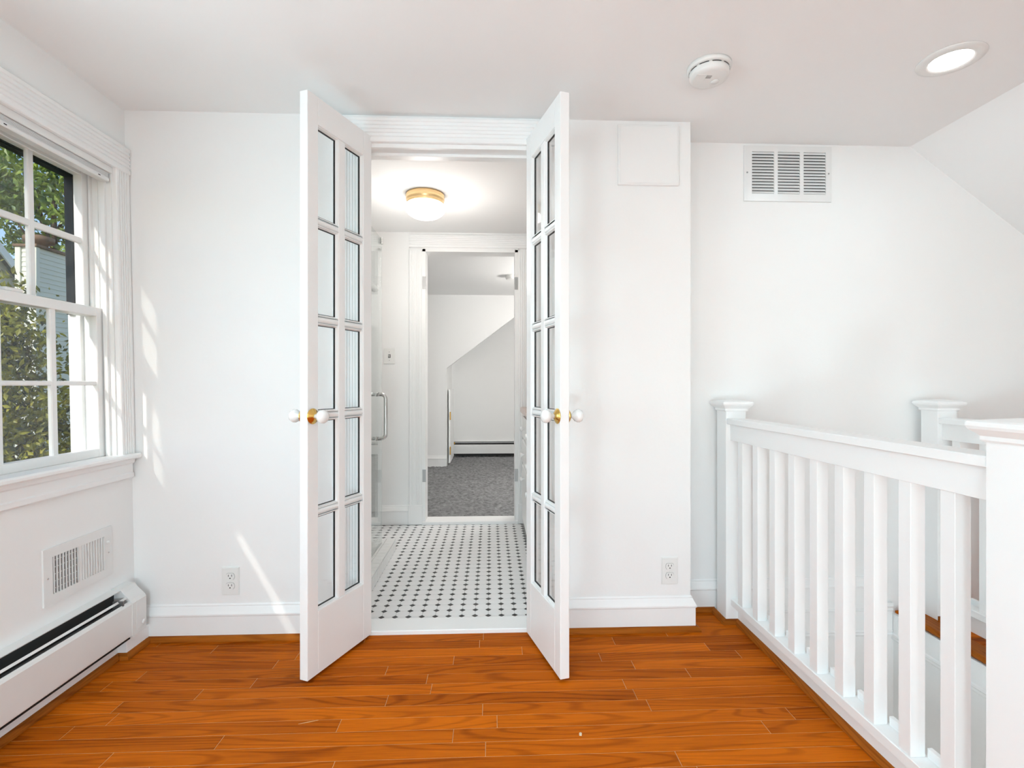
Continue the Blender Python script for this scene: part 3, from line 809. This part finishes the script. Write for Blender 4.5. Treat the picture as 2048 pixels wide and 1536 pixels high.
# ------------------------------------------------------------------ ceiling: smoke detectors, recessed light, bathroom lamp
def smoke(name, label, x, y_, r, detail=True):
    t = thing(name, label, 'smoke detector', (x, y_, CEIL))
    obj('base_ring', lathe(bm_new(), [(0, 0), (r, 0), (r, -.010), (r*.985, -.014), (r*.93, -.016), (0, -.016)], 48), M_plastic, t)
    hd = obj('housing', lathe(bm_new(), [(0, -.016), (r*.88, -.016), (r*.90, -.020), (r*.90, -.034), (r*.84, -.043), (r*.70, -.046), (0, -.046)], 48), M_plastic, t)
    if detail:
        for k_ in range(10):
            bm_ = bm_new()
            a0 = 2*math.pi*k_/10 + .06; a1 = a0 + 2*math.pi/10 - .16
            N_ = 6; vs1 = []; vs2 = []
            for i in range(N_+1):
                a = a0 + (a1 - a0)*i/N_
                vs1.append(bm_.verts.new((math.cos(a)*r*.912, math.sin(a)*r*.912, -.0175))); vs2.append(bm_.verts.new((math.cos(a)*r*.912, math.sin(a)*r*.912, -.0205)))
            for i in range(N_): bm_.faces.new((vs1[i], vs1[i+1], vs2[i+1], vs2[i]))
            obj('vent_slot', bm_, M_dark, hd)
        for i in range(3): B('sounder_slot', M_dark, hd, -.022, .000, -.012 - i*.006, -.0105 - i*.006, -.0466, -.0458)
        B('sounder_slot', M_dark, hd, .018, .032, .012, .0135, -.0466, -.0458)
        obj('test_button', lathe(bm_new(), [(0, -.046), (.014, -.046), (.0135, -.0485), (0, -.049)], 24, 'z', (.024, .008, 0)), M_plastic, hd)
        B('battery_door', M_plastic, hd, -.055, -.018, -.030, .004, -.0472, -.044, bev=.001)
    return t
smoke('smoke_detector', 'round white smoke detector on the landing ceiling', 0.757, 1.742, 0.073)
smoke('smoke_detector', 'small white smoke detector seen on the bedroom ceiling', 0.215, 5.15, 0.075, False)

def can_light(label, x, y_, group='recessed ceiling lights', power=CAN_POWER):
    t = thing('recessed_light', label, 'ceiling light', (x, y_, CEIL), group=group)
    obj('trim_ring', lathe(bm_new(), [(.060, -.0035), (.066, -.0075), (.082, -.006), (.094, -.003), (.0955, 0), (.058, 0)], 56, caps=False), M_plastic, t)
    obj('lens', lathe(bm_new(), [(0, -.0036), (.0605, -.0036), (.0605, -.0005), (0, -.0005)], 48), M_lens, t)
    ld = bpy.data.lights.new('recessed_lamp', 'AREA'); ld.shape = 'DISK'; ld.size = 0.115; ld.energy = power; ld.color = LAMP
    lo_ = bpy.data.objects.new('recessed_lamp', ld); C.objects.link(lo_); lo_.parent = t; lo_.location = (0, 0, -.010)
    return t
can_light('lit recessed light in the ceiling above the stair opening', 1.560, 1.670, power=STAIR_CAN)
can_light('added recessed fill light in the ceiling behind the viewer on the window side', -0.75, -1.0)  # this and the next: unseen lights added to brighten the landing
can_light('added recessed fill light in the ceiling behind the viewer on the stair side', 1.30, -1.0)

def dome(label, x, y_, power):
    t = thing('flush_ceiling_lamp', label, 'ceiling light', (x, y_, CEIL))
    obj('brass_collar', lathe(bm_new(), [(0, 0), (.108, 0), (.110, -.004), (.112, -.014), (.108, -.020), (.111, -.026), (.111, -.034), (.106, -.040), (.107, -.046), (.104, -.056), (.098, -.060), (0, -.060)], 56), M_satbrass, t)
    obj('globe', lathe(bm_new(), [(.098, -.054), (.108, -.060), (.1175, -.072), (.119, -.082), (.114, -.095), (.100, -.112), (.078, -.127), (.050, -.137), (.022, -.142), (0, -.143)], 56, caps=False), M_globe, t)
    ld = bpy.data.lights.new('dome_lamp', 'POINT'); ld.energy = power; ld.shadow_soft_size = .10; ld.color = (1.0, 0.965, 0.92)
    lo_ = bpy.data.objects.new('dome_lamp', ld); C.objects.link(lo_); lo_.parent = t; lo_.location = (0, 0, -.38)
    return t
dome('lit dome lamp with ribbed brass collar on the bathroom ceiling', -0.382, 2.985, DOME_POWER)
dome('added fill-light dome lamp on the bedroom ceiling right of the doorway', 0.95, 4.9, 36.0)  # unseen lamp added to brighten the bedroom

def fill_globe(label, x, y_, power):  # unseen globe added as fill for the ceiling and walls
    t = thing('globe_fill_light', label, 'fill light', (x, y_, 0))
    obj('base', lathe(bm_new(), [(0, 0), (.12, 0), (.12, .012), (.03, .022), (0, .022)], 32), M_satbrass, t)
    obj('pole', lathe(bm_new(), [(0, .02), (.010, .02), (.010, .28), (.03, .295), (0, .295)], 16), M_satbrass, t)
    g_ = [(0, .27)] + [(.15*math.sin(math.pi*i/14), .42 - .15*math.cos(math.pi*i/14)) for i in range(1, 14)] + [(0, .57)]
    obj('globe', lathe(bm_new(), g_, 40, caps=False), M_fill_globe, t)
    ld = bpy.data.lights.new('globe_fill_lamp', 'POINT'); ld.energy = power; ld.shadow_soft_size = .11; ld.color = LAMP
    lo_ = bpy.data.objects.new('globe_fill_lamp', ld); C.objects.link(lo_); lo_.parent = t; lo_.location = (0, 0, .42)
    return t
fill_globe('added fill-light globe behind the viewer in the middle of the oak floor', -0.10, -1.30, GLOBE_W * 1.15)
fill_globe('added fill-light globe against the rear wall', 0.30, -2.7, GLOBE_W)

sc_ = thing('stairwell_fill_light', 'added half-round fill light low in the stair well', 'wall light', (1.47, PY0, -0.75))  # unseen fixture added to brighten the stair well
obj('back_plate', box(bm_new(), -.05, .05, 0, .012, -.07, .07, .003), M_satbrass, sc_)
obj('bowl', lathe(bm_new(), [(.02, -.06), (.06, -.05), (.085, 0), (.088, .03)], 32, 'z', (0, .09, 0), caps=False), M_globe, sc_)
ld = bpy.data.lights.new('stairwell_fill_lamp', 'POINT'); ld.energy = 2.6; ld.shadow_soft_size = .06; ld.color = (1.0, 0.97, 0.94)
lo_ = bpy.data.objects.new('stairwell_fill_lamp', ld); C.objects.link(lo_); lo_.parent = sc_; lo_.location = (0, .20, .12)

# ------------------------------------------------------------------ stair railings
def newel(par, x0, y0, z0=0.0, top=.942):
    s = .088
    bm_ = bm_new(); box(bm_, x0, x0 + s, y0, y0 + s, z0, top, .0015)
    p = obj('newel_post', bm_, M_trim, par)
    cx_, cy_ = x0 + s/2, y0 + s/2
    def sq(h_): return h_
    bm_ = bm_new()
    lev = [(s/2 + .003, top - .030), (s/2 + .006, top - .026), (s/2 + .006, top - .018), (s/2 + .014, top - .010), (s/2 + .020, top - .004), (s/2 + .0225, top + .002), (s/2 + .0225, top + .008), (s/2 + .020, top + .011), (s/2 + .012, top + .014), (.012, top + .020)]
    rings_ = [[bm_.verts.new((cx_ + a*h_, cy_ + b*h_, z)) for a, b in ((-1,-1),(1,-1),(1,1),(-1,1))] for h_, z in lev]
    for A, Bq in zip(rings_, rings_[1:]):
        for i in range(4): bm_.faces.new((A[i], A[(i+1)%4], Bq[(i+1)%4], Bq[i]))
    bm_.faces.new(rings_[-1]); bm_.faces.new(rings_[0][::-1])
    obj('post_cap', bm_, M_trim, p)
    return p
def railing(label, x0, ya, yb, bals, skirt=True):
    """x0: left face of the posts; runs from the near post (ya) to the far post (yb: near face of far post)"""
    t = thing('stair_railing', label, 'railing', (x0 + .044, (ya + yb)/2, 0))
    T_ = t.location.copy()
    inv = Matrix.Translation(-T_)
    def add(o): o.matrix_parent_inverse = inv; return o
    add(newel(t, x0, ya)); add(newel(t, x0, yb))
    y0, y1 = ya + .088, yb
    add(obj('top_rail', box(bm_new(), x0 + .002, x0 + .086, y0, y1, .858, .882, .002), M_trim, t))
    add(obj('rail_board', box(bm_new(), x0 + .018, x0 + .070, y0, y1, .788, .858, .001), M_trim, t))
    add(obj('bottom_rail', box(bm_new(), x0 + .020, x0 + .074, y0, y1, .078, .108, .002), M_trim, t))
    add(obj('curb_board', box(bm_new(), x0 + .052, x0 + .080, y0, y1, 0.0, .078, .001), M_trim, t))
    src = None
    for yb_ in bals:
        if src is None:
            src = obj('baluster', box(bm_new(), -.019, .019, 0, .038, .108, .788, .001), M_trim, t, (x0 + .044 - T_.x, yb_ - T_.y, 0))
        else: share('baluster', src, t, (x0 + .044 - T_.x, yb_ - T_.y, 0))
    # fillets between the balusters along the stair side of the bottom rail
    ends = sorted(bals)
    for a, b in zip(ends, ends[1:]):
        add(obj('fillet', box(bm_new(), x0 + .066, x0 + .078, a + .040, b - .002, .108, .132, .0005), M_trim, t))
    return t
bals = [1.097 + .1205 * k for k in range(9)]
rail1 = railing('white stair railing with square balusters running along the oak floor', 1.010, 0.914, 2.154, bals)
rail2 = railing('white stair railing on the far side of the stair opening', 1.942, 0.914, 2.140, bals)
s6 = struct('trim_6', run_y(SP, 0.60, 2.154, 1.062, -1, m1=-1), M_shoe_y)
# shoe round the far newel post
struct('shoe_return', run_x(SP, 1.010, 1.062, 2.154, m0=1, m1=-1), M_shoe, parent=s6)
struct('shoe_return', run_y(SP, 2.154, R - .02, 1.010, -1, m0=1), M_shoe_y, parent=s6)
struct('trim_7', run_x(SP, 1.942, 2.03, 2.140), M_shoe)
# nosing on the far side of the opening, fascia band round the well
bm = bm_new(); pr = [(.085, -.026), (.012, -.026), (.004, -.023), (0, -.016), (0, -.010), (.004, -.003), (.012, 0), (.085, 0)]
prism(bm, [(PX1 + x, PY0, z) for x, z in pr], (0, 2.246 - PY0, 0))
struct('trim_8', bm, M_shoe_y, 'oak stair nosing along the far edge of the opening')
FA = [(0, -.155), (.004, -.155), (.010, -.148), (.010, -.138), (.014, -.132), (.014, -.124), (.010, -.118), (.010, -.030), (.014, -.028), (0, -.028)]
struct('trim_9', run_x([(d, z + .0) for d, z in [(0, -.135), (.006, -.135), (.012, -.125), (.009, -.118), (.014, -.110), (.010, -.104), (.010, -.018), (.016, -.012), (.012, -.002), (.016, .006), (.014, .022), (0, .022)]], PX0, PX1 - .0, R), M_trim, 'white fascia band on the stair well back wall')
bm = run_y([(d, z) for d, z in FA], PY0, R, PX1 + 0.012, -1)
struct('trim_10', bm, M_trim, 'white fascia band under the oak nosing')

# ------------------------------------------------------------------ bathroom: doorway, shower, vanity
fr2 = thing('trim_11', 'white fluted casing with plinth blocks around the bedroom doorway', 'door frame', (-0.15, BY1, BZ), kind='structure')
def F2(name, b_, m=M_trim):
    o = obj(name, b_, m, fr2); o.matrix_parent_inverse = Matrix.Translation((0.15, -BY1, -BZ)); return o
F2('side_casing', casing_v(bm_new(), -0.592, -0.500, BY1, .155, 2.0))
F2('side_casing', casing_v(bm_new(), 0.200, 0.292, BY1, .155, 2.0))
F2('plinth_block', box(bm_new(), -0.598, -0.496, BY1 - .024, BY1, BZ, .155, .002))
F2('plinth_block', box(bm_new(), 0.196, 0.298, BY1 - .024, BY1, BZ, .155, .002))
F2('head_casing', casing_h(bm_new(), -0.592, 0.292, BY1, 2.018, 2.112, .02))
F2('jamb', box(bm_new(), EX0 - .022, EX0 + .004, BY1 - .012, BY1 + .115, BZ, EH + .02, .001))
F2('jamb', box(bm_new(), EX1 - .004, EX1 + .022, BY1 - .012, BY1 + .115, BZ, EH + .02, .001))
F2('head_jamb', box(bm_new(), EX0 - .02, EX1 + .02, BY1 - .012, BY1 + .115, EH, EH + .028, .001))
F2('threshold', box(bm_new(), EX0 - .02, EX1 + .02, BY1 - .03, BY1 + .118, 0, .036, .004))
for i, hz in enumerate((1.764, 1.095, .365)):
    for xx in (EX0 - .006, EX1 + .006):
        hg = F2('hinge', box(bm_new(), xx - .012, xx + .012, BY1 - .0145, BY1 - .011, hz - .045, hz + .045, .0005), M_trim if i == 1 else M_steel)
struct('baseboard_bath', run_x(BP, -1.6, -0.598, BY1, BZ), M_trim)
cb = thing('shower_curb', 'white tiled shower curb on the left of the bathroom', 'curb', (-0.66, 2.83, BZ))
CBX0, CBX1, CBY0, CBY1, CBH = -.75, -.584, 2.24, 3.165, .068
bm = bm_new(); box(bm, CBX0 + .66, CBX1 + .66 - .003, CBY0 - 2.83, CBY1 - 2.83 - .003, 0, CBH - .003); obj('core', bm, M_grout, cb)
ts = .0535
n_ = int((CBY1 - CBY0) / ts); ts = (CBY1 - CBY0) / n_
tt = None; tf = None
for j in range(n_):
    yc = CBY0 + (j + .5) * ts - 2.83
    for i in range(3):
        xc = CBX0 + .66 + (i + .5) * .0553
        if tt is None: tt = obj('curb_tile', box(bm_new(), -.0267, .0267, -ts/2 + .0009, ts/2 - .0009, -.006, 0, .0008), M_curbt, cb, (xc, yc, CBH))
        else: share('curb_tile', tt, cb, (xc, yc, CBH))
    if tf is None: tf = obj('curb_face_tile', box(bm_new(), -.006, 0, -ts/2 + .0009, ts/2 - .0009, .001, CBH - .008, .0008), M_curbt, cb, (CBX1 + .66, yc, 0))
    else: share('curb_face_tile', tf, cb, (CBX1 + .66, yc, 0))

sd = thing('shower_door', 'frameless clear glass shower door with a long brushed pull', 'shower door', (-0.65, 2.70, BZ + CBH))
GX, GY1 = -0.650, 3.050
obj('glass_panel', box(bm_new(), -.005, .005, 2.25 - 2.70, GY1 - 2.70, .010, 1.885 - BZ - CBH, .001), M_glass_sh, sd)
hy = 2.905 - 2.70; z1 = .972 - BZ - CBH; z2 = .722 - BZ - CBH
def pull(sgn):
    pts = [(sgn*.006, hy, z1), (sgn*.030, hy, z1)]
    for i in range(9):
        a = math.pi/2 * i/8; pts.append((sgn*(.030 + .026*math.sin(a)), hy, z1 - .026*(1 - math.cos(a))))
    for i in range(9):
        a = math.pi/2 * i/8; pts.append((sgn*(.030 + .026*math.cos(a)), hy, z2 + .026*(1 - math.sin(a))))
    pts.append((sgn*.006, hy, z2))
    return tube(bm_new(), pts, .0105, 16)
pl_ = obj('pull_handle', pull(1), M_chrome, sd); obj('pull_handle', pull(-1), M_chrome, sd)
for zz in (z1, z2): obj('collar', lathe(bm_new(), [(0, .005), (.013, .005), (.013, .011), (0, .011)], 16, 'x', (0, hy, zz)), M_chrome, sd)
obj('top_clamp', box(bm_new(), -.012, .012, GY1 - 2.70 - .03, GY1 - 2.70 + .004, 1.885 - BZ - CBH - .03, 1.885 - BZ - CBH + .008, .003), M_chrome, sd)
obj('bottom_seal', box(bm_new(), -.006, .006, 2.25 - 2.70, GY1 - 2.70, .001, .010), M_plastic, sd)
hk = thing('wall_hook', 'pale round knob on the bathroom wall behind the shower glass', 'knob', (-0.84, BY1, 1.725))
obj('hook_base', lathe(bm_new(), [(0, 0), (.030, 0), (.028, -.008), (.012, -.012), (.010, -.030), (0, -.030)], 24, 'y'), M_porc, hk)
obj('hook_ball', lathe(bm_new(), [(0, -.026), (.016, -.030), (.024, -.042), (.022, -.056), (.012, -.064), (0, -.066)], 24, 'y'), M_porc, hk)

vn = thing('bathroom_vanity', 'white bathroom vanity with drawers and a pink-brown granite top', 'vanity', (0.51, 3.1, BZ))
VY0, VY1 = 2.55 - 3.1, 3.50 - 3.1
ox = -.51
obj('body', box(bm_new(), .228 + ox, .79 + ox, VY0, VY1, .09, .822, .001), M_trim, vn)
obj('toe_kick', box(bm_new(), .252 + ox, .79 + ox, VY0, VY1, 0, .09), M_trim, vn)
obj('countertop', box(bm_new(), .200 + ox, .795 + ox, VY0 - .01, VY1 + .012, .823, .860, .006), M_granite, vn)
for i in range(2):
    ya, yb = (VY0 + .02 + i * .47, VY0 + .46 + i * .47)
    for (za, zb) in ((.66, .80), (.49, .64), (.11, .47)):
        dr = obj('drawer' if za > .4 else 'cabinet_door', box(bm_new(), .212 + ox, .228 + ox, ya, yb, za, zb, .003), M_trim, vn)
        kz = (za + zb)/2 if za > .4 else zb - .06
        ky = (ya + yb)/2
        obj('knob', lathe(bm_new(), [(0, .212 + ox), (.006, .212 + ox), (.006, .204 + ox), (.015, .196 + ox), (.015, .188 + ox), (0, .184 + ox)], 16, 'x', (0, ky, kz)), M_porc, dr)

# bedroom: baseboard heater in the alcove, small access door, knee-wall base
h2 = thing('baseboard_heater', 'white baseboard heater at the back of the bedroom alcove', 'heater', (0.3, QB, 0.0))
def H2(nm, pts, m): 
    b_ = bm_new(); prism(b_, [(-.84, -d, z) for d, z in pts], (1.7, 0, 0)); return obj(nm, b_, m, h2)
H2('back_plate', [(0, .05), (.004, .05), (.004, .215), (.03, .228), (.03, .232), (0, .236)], M_white)
H2('front_cover', [(.060, .065), (.066, .065), (.066, .180), (.058, .190), (.056, .188), (.060, .180)], M_white)
H2('cavity', [(.006, .03), (.056, .03), (.056, .178), (.006, .205)], M_black)
B('valve', M_oldbrass, h2, -.852, -.80, -.060, -.028, .196, .222, bev=.004)
ad = thing('access_door', 'low white access door with brass hinges inside the bedroom alcove', 'door', (-.520, 6.42, .04))
obj('door_panel', box(bm_new(), -.012, .010, 0, .62, 0, .92, .002), M_trim, ad)
for zz in (.59, .155): obj('hinge', box(bm_new(), .004, .016, -.012, .02, zz - .05, zz + .05, .001), M_oldbrass, ad)
struct('baseboard_bedroom', run_x([(d, z + .012) for d, z in BP], -2.0, -0.545, QA), M_trim)

# bits on the floor
sv = obj('wood_sliver', prism(bm_new(), [(-.029, -.0008, 0), (-.004, -.0014, 0), (.029, .0004, 0), (.002, .0016, 0)], (0, 0, .0012)), M_pale_tan, None, (-0.555, 1.577, 0.0002))
sv.rotation_euler = (0, 0, .25); sv['label'] = 'thin pale wood sliver lying on the oak floor'; sv['category'] = 'sliver'
M_crumb = mat('pale_crumb', (0.75, 0.62, 0.42), 0.8, var=0.1, vscale=60)
cr = obj('plaster_crumb', prism(bm_new(), [(-.004, -.003, 0), (.003, -.0045, 0), (.0045, .002, 0), (0, .005, 0), (-.0035, .002, 0)], (.0005, .001, .004)), M_crumb, None, (0.262, 1.487, 0.0002))
cr['label'] = 'small pale crumb on the oak floor in front of the right door'; cr['category'] = 'crumb'

# ------------------------------------------------------------------ outside the window
bm = bm_new(); box(bm, -60, -1.9, -30, 60, -3.2, -3.0)
gd = obj('lawn', bm, M_ground); gd['label'] = 'green lawn far below the window'; gd['category'] = 'lawn'; gd['kind'] = 'structure'

ch = thing('chimney_chase', 'tall chimney chase clad in pale lap siding outside the window', 'chimney', (-9.6, 11.9, -3.0))
cx0, cx1, cy0, cy1, ctop = -10.02, -9.62, 11.2, 13.1, 3.93
inv = Matrix.Translation((9.6, -11.9, 3.0))
def CH(nm, b_, m, par=ch):
    o = obj(nm, b_, m, par)
    if par is ch: o.matrix_parent_inverse = inv
    return o
CH('core', box(bm_new(), cx0 + .03, cx1 - .03, cy0 + .03, cy1 - .03, -3, ctop), M_siding)
for (x, y_) in ((cx0, cy0), (cx1, cy0), (cx1, cy1)):
    CH('corner_board', box(bm_new(), x - .05 if x == cx1 else x - .02, x + .02 if x == cx1 else x + .09, y_ - .02 if y_ == cy0 else y_ - .07, y_ + .07 if y_ == cy0 else y_ + .02, -3, ctop, .004), M_siding)
lap = .102
fs0 = sd0 = None
kk = 0
zz = ctop - lap
while zz > -1.2:
    z = zz + 3.0
    if fs0 is None:
        b_ = bm_new(); prism(b_, [(0, .005, 0), (0, -.014, 0), (0, -.002, lap), (0, .005, lap)], (cx1 - cx0 - .14, 0, 0))
        fs0 = obj('siding_board', b_, M_siding, ch, (cx0 + .09 + 9.6, cy0 + .02 - 11.9, z))
        b_ = bm_new(); prism(b_, [(-.005, 0, 0), (.014, 0, 0), (.002, 0, lap), (-.005, 0, lap)], (0, cy1 - cy0 - .14, 0))
        sd0 = obj('siding_board', b_, M_siding, ch, (cx1 - .02 + 9.6, cy0 + .07 - 11.9, z))
    else:
        share('siding_board', fs0, ch, (cx0 + .09 + 9.6, cy0 + .02 - 11.9, z)); share('siding_board', sd0, ch, (cx1 - .02 + 9.6, cy0 + .07 - 11.9, z))
    zz -= lap
CH('flashing_cap', box(bm_new(), cx0 - .05, cx1 + .05, cy0 - .05, cy1 + .05, ctop, ctop + .06, .01), M_flash)
CH('flue', lathe(bm_new(), [(0, ctop + .06), (.16, ctop + .06), (.16, ctop + .18), (.27, ctop + .19), (.27, ctop + .31), (.10, ctop + .36), (0, ctop + .36)], 24, 'z', (cx1 - .30, cy0 + .42, 0)), M_flash)

hs = thing('neighbour_house', 'beige sided gable house left of the chimney chase', 'house', (-15.5, 12.5, -3.0))
def HS(nm, b_, m, par=hs):
    o = obj(nm, b_, m, par)
    if par is hs: o.matrix_parent_inverse = Matrix.Translation((15.5, -12.5, 3))
    return o
GXW, RY, RZ, EZ = -13.95, 12.5, 7.18, 2.68      # gable wall faces the window; ridge runs away to the left
EY = RY + (RZ - EZ)
HS('gable_wall', prism(bm_new(), [(GXW, 2*RY - EY + .3, -3), (GXW, EY - .3, -3), (GXW, EY - .3, EZ + .28), (GXW, RY, RZ - .02), (GXW, 2*RY - EY + .3, EZ + .28)], (-5, 0, 0)), M_beige)
z = 0.4
lap2 = .16
while z < RZ - .4:
    half = (EY - RY - .3) if z < EZ + .2 else (RZ - z) - .16
    if half > .2:
        b_ = bm_new(); prism(b_, [(GXW, RY - half, z), (GXW + .022, RY - half, z), (GXW + .003, RY - half, z + lap2), (GXW, RY - half, z + lap2)], (0, 2*half, 0)); HS('siding_board', b_, M_beige)
    z += lap2
for s_ in (1, -1):
    ye = RY + s_ * (EY - RY)
    HS('roof_slope', prism(bm_new(), [(GXW + .22, RY, RZ), (GXW + .22, ye, EZ), (GXW + .22, ye, EZ + .16), (GXW + .22, RY, RZ + .16)], (-5.4, 0, 0)), M_roof)
    HS('rake_board', prism(bm_new(), [(GXW + .26, RY, RZ - .14), (GXW + .26, ye, EZ - .14), (GXW + .26, ye, EZ + .14), (GXW + .26, RY, RZ + .14)], (-.05, 0, 0)), M_vinyl)

def leaves(b_, pts, size, rnd):
    for p in pts:
        d = Vector((rnd.gauss(0,1), rnd.gauss(0,1), rnd.gauss(0,.7))).normalized()
        u = d.orthogonal().normalized(); u.rotate(Matrix.Rotation(rnd.uniform(0, 6.28), 3, d)); v_ = d.cross(u)
        L = size * rnd.uniform(.6, 1.3); wv = L * rnd.uniform(.38, .55)
        P = Vector(p)
        a = b_.verts.new(P); t_ = b_.verts.new(P + u*L + d*L*.1); l_ = b_.verts.new(P + u*L*.5 + v_*wv*.5 + d*L*.12); r_ = b_.verts.new(P + u*L*.5 - v_*wv*.5 + d*L*.12)
        b_.faces.new((a, r_, t_)); b_.faces.new((a, t_, l_))
def tree(name, label, x, y_, base, top, r, n, size, m, seed, trunk=True, cone=False, clumps=40):
    rnd = random.Random(seed)
    t = thing(name, label, 'tree' if not cone else 'shrub', (x, y_, base), group='trees beyond the window' if not cone else None)
    Hh = top - base
    cl = []
    for i in range(clumps):
        if cone:
            q = rnd.uniform(0.02, 1) ; zc = Hh * q; rr = r * (1 - .86*q**1.15) * math.sqrt(rnd.uniform(.25, 1)); a = rnd.uniform(0, 6.283)
            cl.append((Vector((math.cos(a)*rr, math.sin(a)*rr, zc)), r*.26))
        else:
            v_ = Vector((rnd.gauss(0,1), rnd.gauss(0,1), rnd.gauss(0,1))).normalized() * rnd.uniform(.45, 1.0)
            cl.append((Vector((v_.x*r, v_.y*r, Hh*.60 + v_.z*Hh*.38)), r*.27))
    pts = []
    for i in range(n):
        c_, s_ = cl[i % clumps]
        v_ = Vector((rnd.gauss(0,1), rnd.gauss(0,1), rnd.gauss(0,.8))).normalized() * s_ * rnd.uniform(.35, 1.05)
        pts.append(c_ + v_)
    b_ = bm_new(); leaves(b_, pts, size, rnd)
    fo = obj('foliage', b_, m, t); fo['kind'] = 'stuff'
    b_ = bm_new()
    tube(b_, [(0, 0, 0), (.05, .03, Hh*.3), (-.05, .05, Hh*.6), (0, 0, Hh*.9)], [r*.05, r*.042, r*.028, r*.006], 10)
    obj('trunk', b_, M_bark, t)
    for i in range(min(12, clumps)):
        c_, s_ = cl[i]
        b_ = bm_new(); z0_ = max(.1*Hh, c_.z * .72); tube(b_, [(0, 0, z0_), Vector((c_.x*.5, c_.y*.5, (z0_ + c_.z)/2 + .05)), c_], [r*.02, r*.013, r*.005], 7); obj('branch', b_, M_bark, t)
    return t
tree('holly_shrub', 'tall broad-leaved evergreen shrub with yellow-green tips close outside the window', -4.95, 4.95, -3.0, 1.90, 1.75, 46000, .072, M_leaf2, 5, cone=True, clumps=420)
tree('leafy_tree', 'broad green tree rising straight behind the chimney chase', -25.6, 31.0, -3.0, 18.5, 5.0, 12000, .46, M_leaf, 11, clumps=70)
tree('leafy_tree', 'green tree farthest left, beyond the beige gable house roof', -39.0, 32.0, -3.0, 17.0, 4.8, 7000, .48, M_leaf, 12, clumps=50)
tree('leafy_tree', 'green tree to the right of the chimney chase', -13.0, 31.5, -3.0, 16.0, 4.8, 7000, .46, M_leaf, 13, clumps=50)
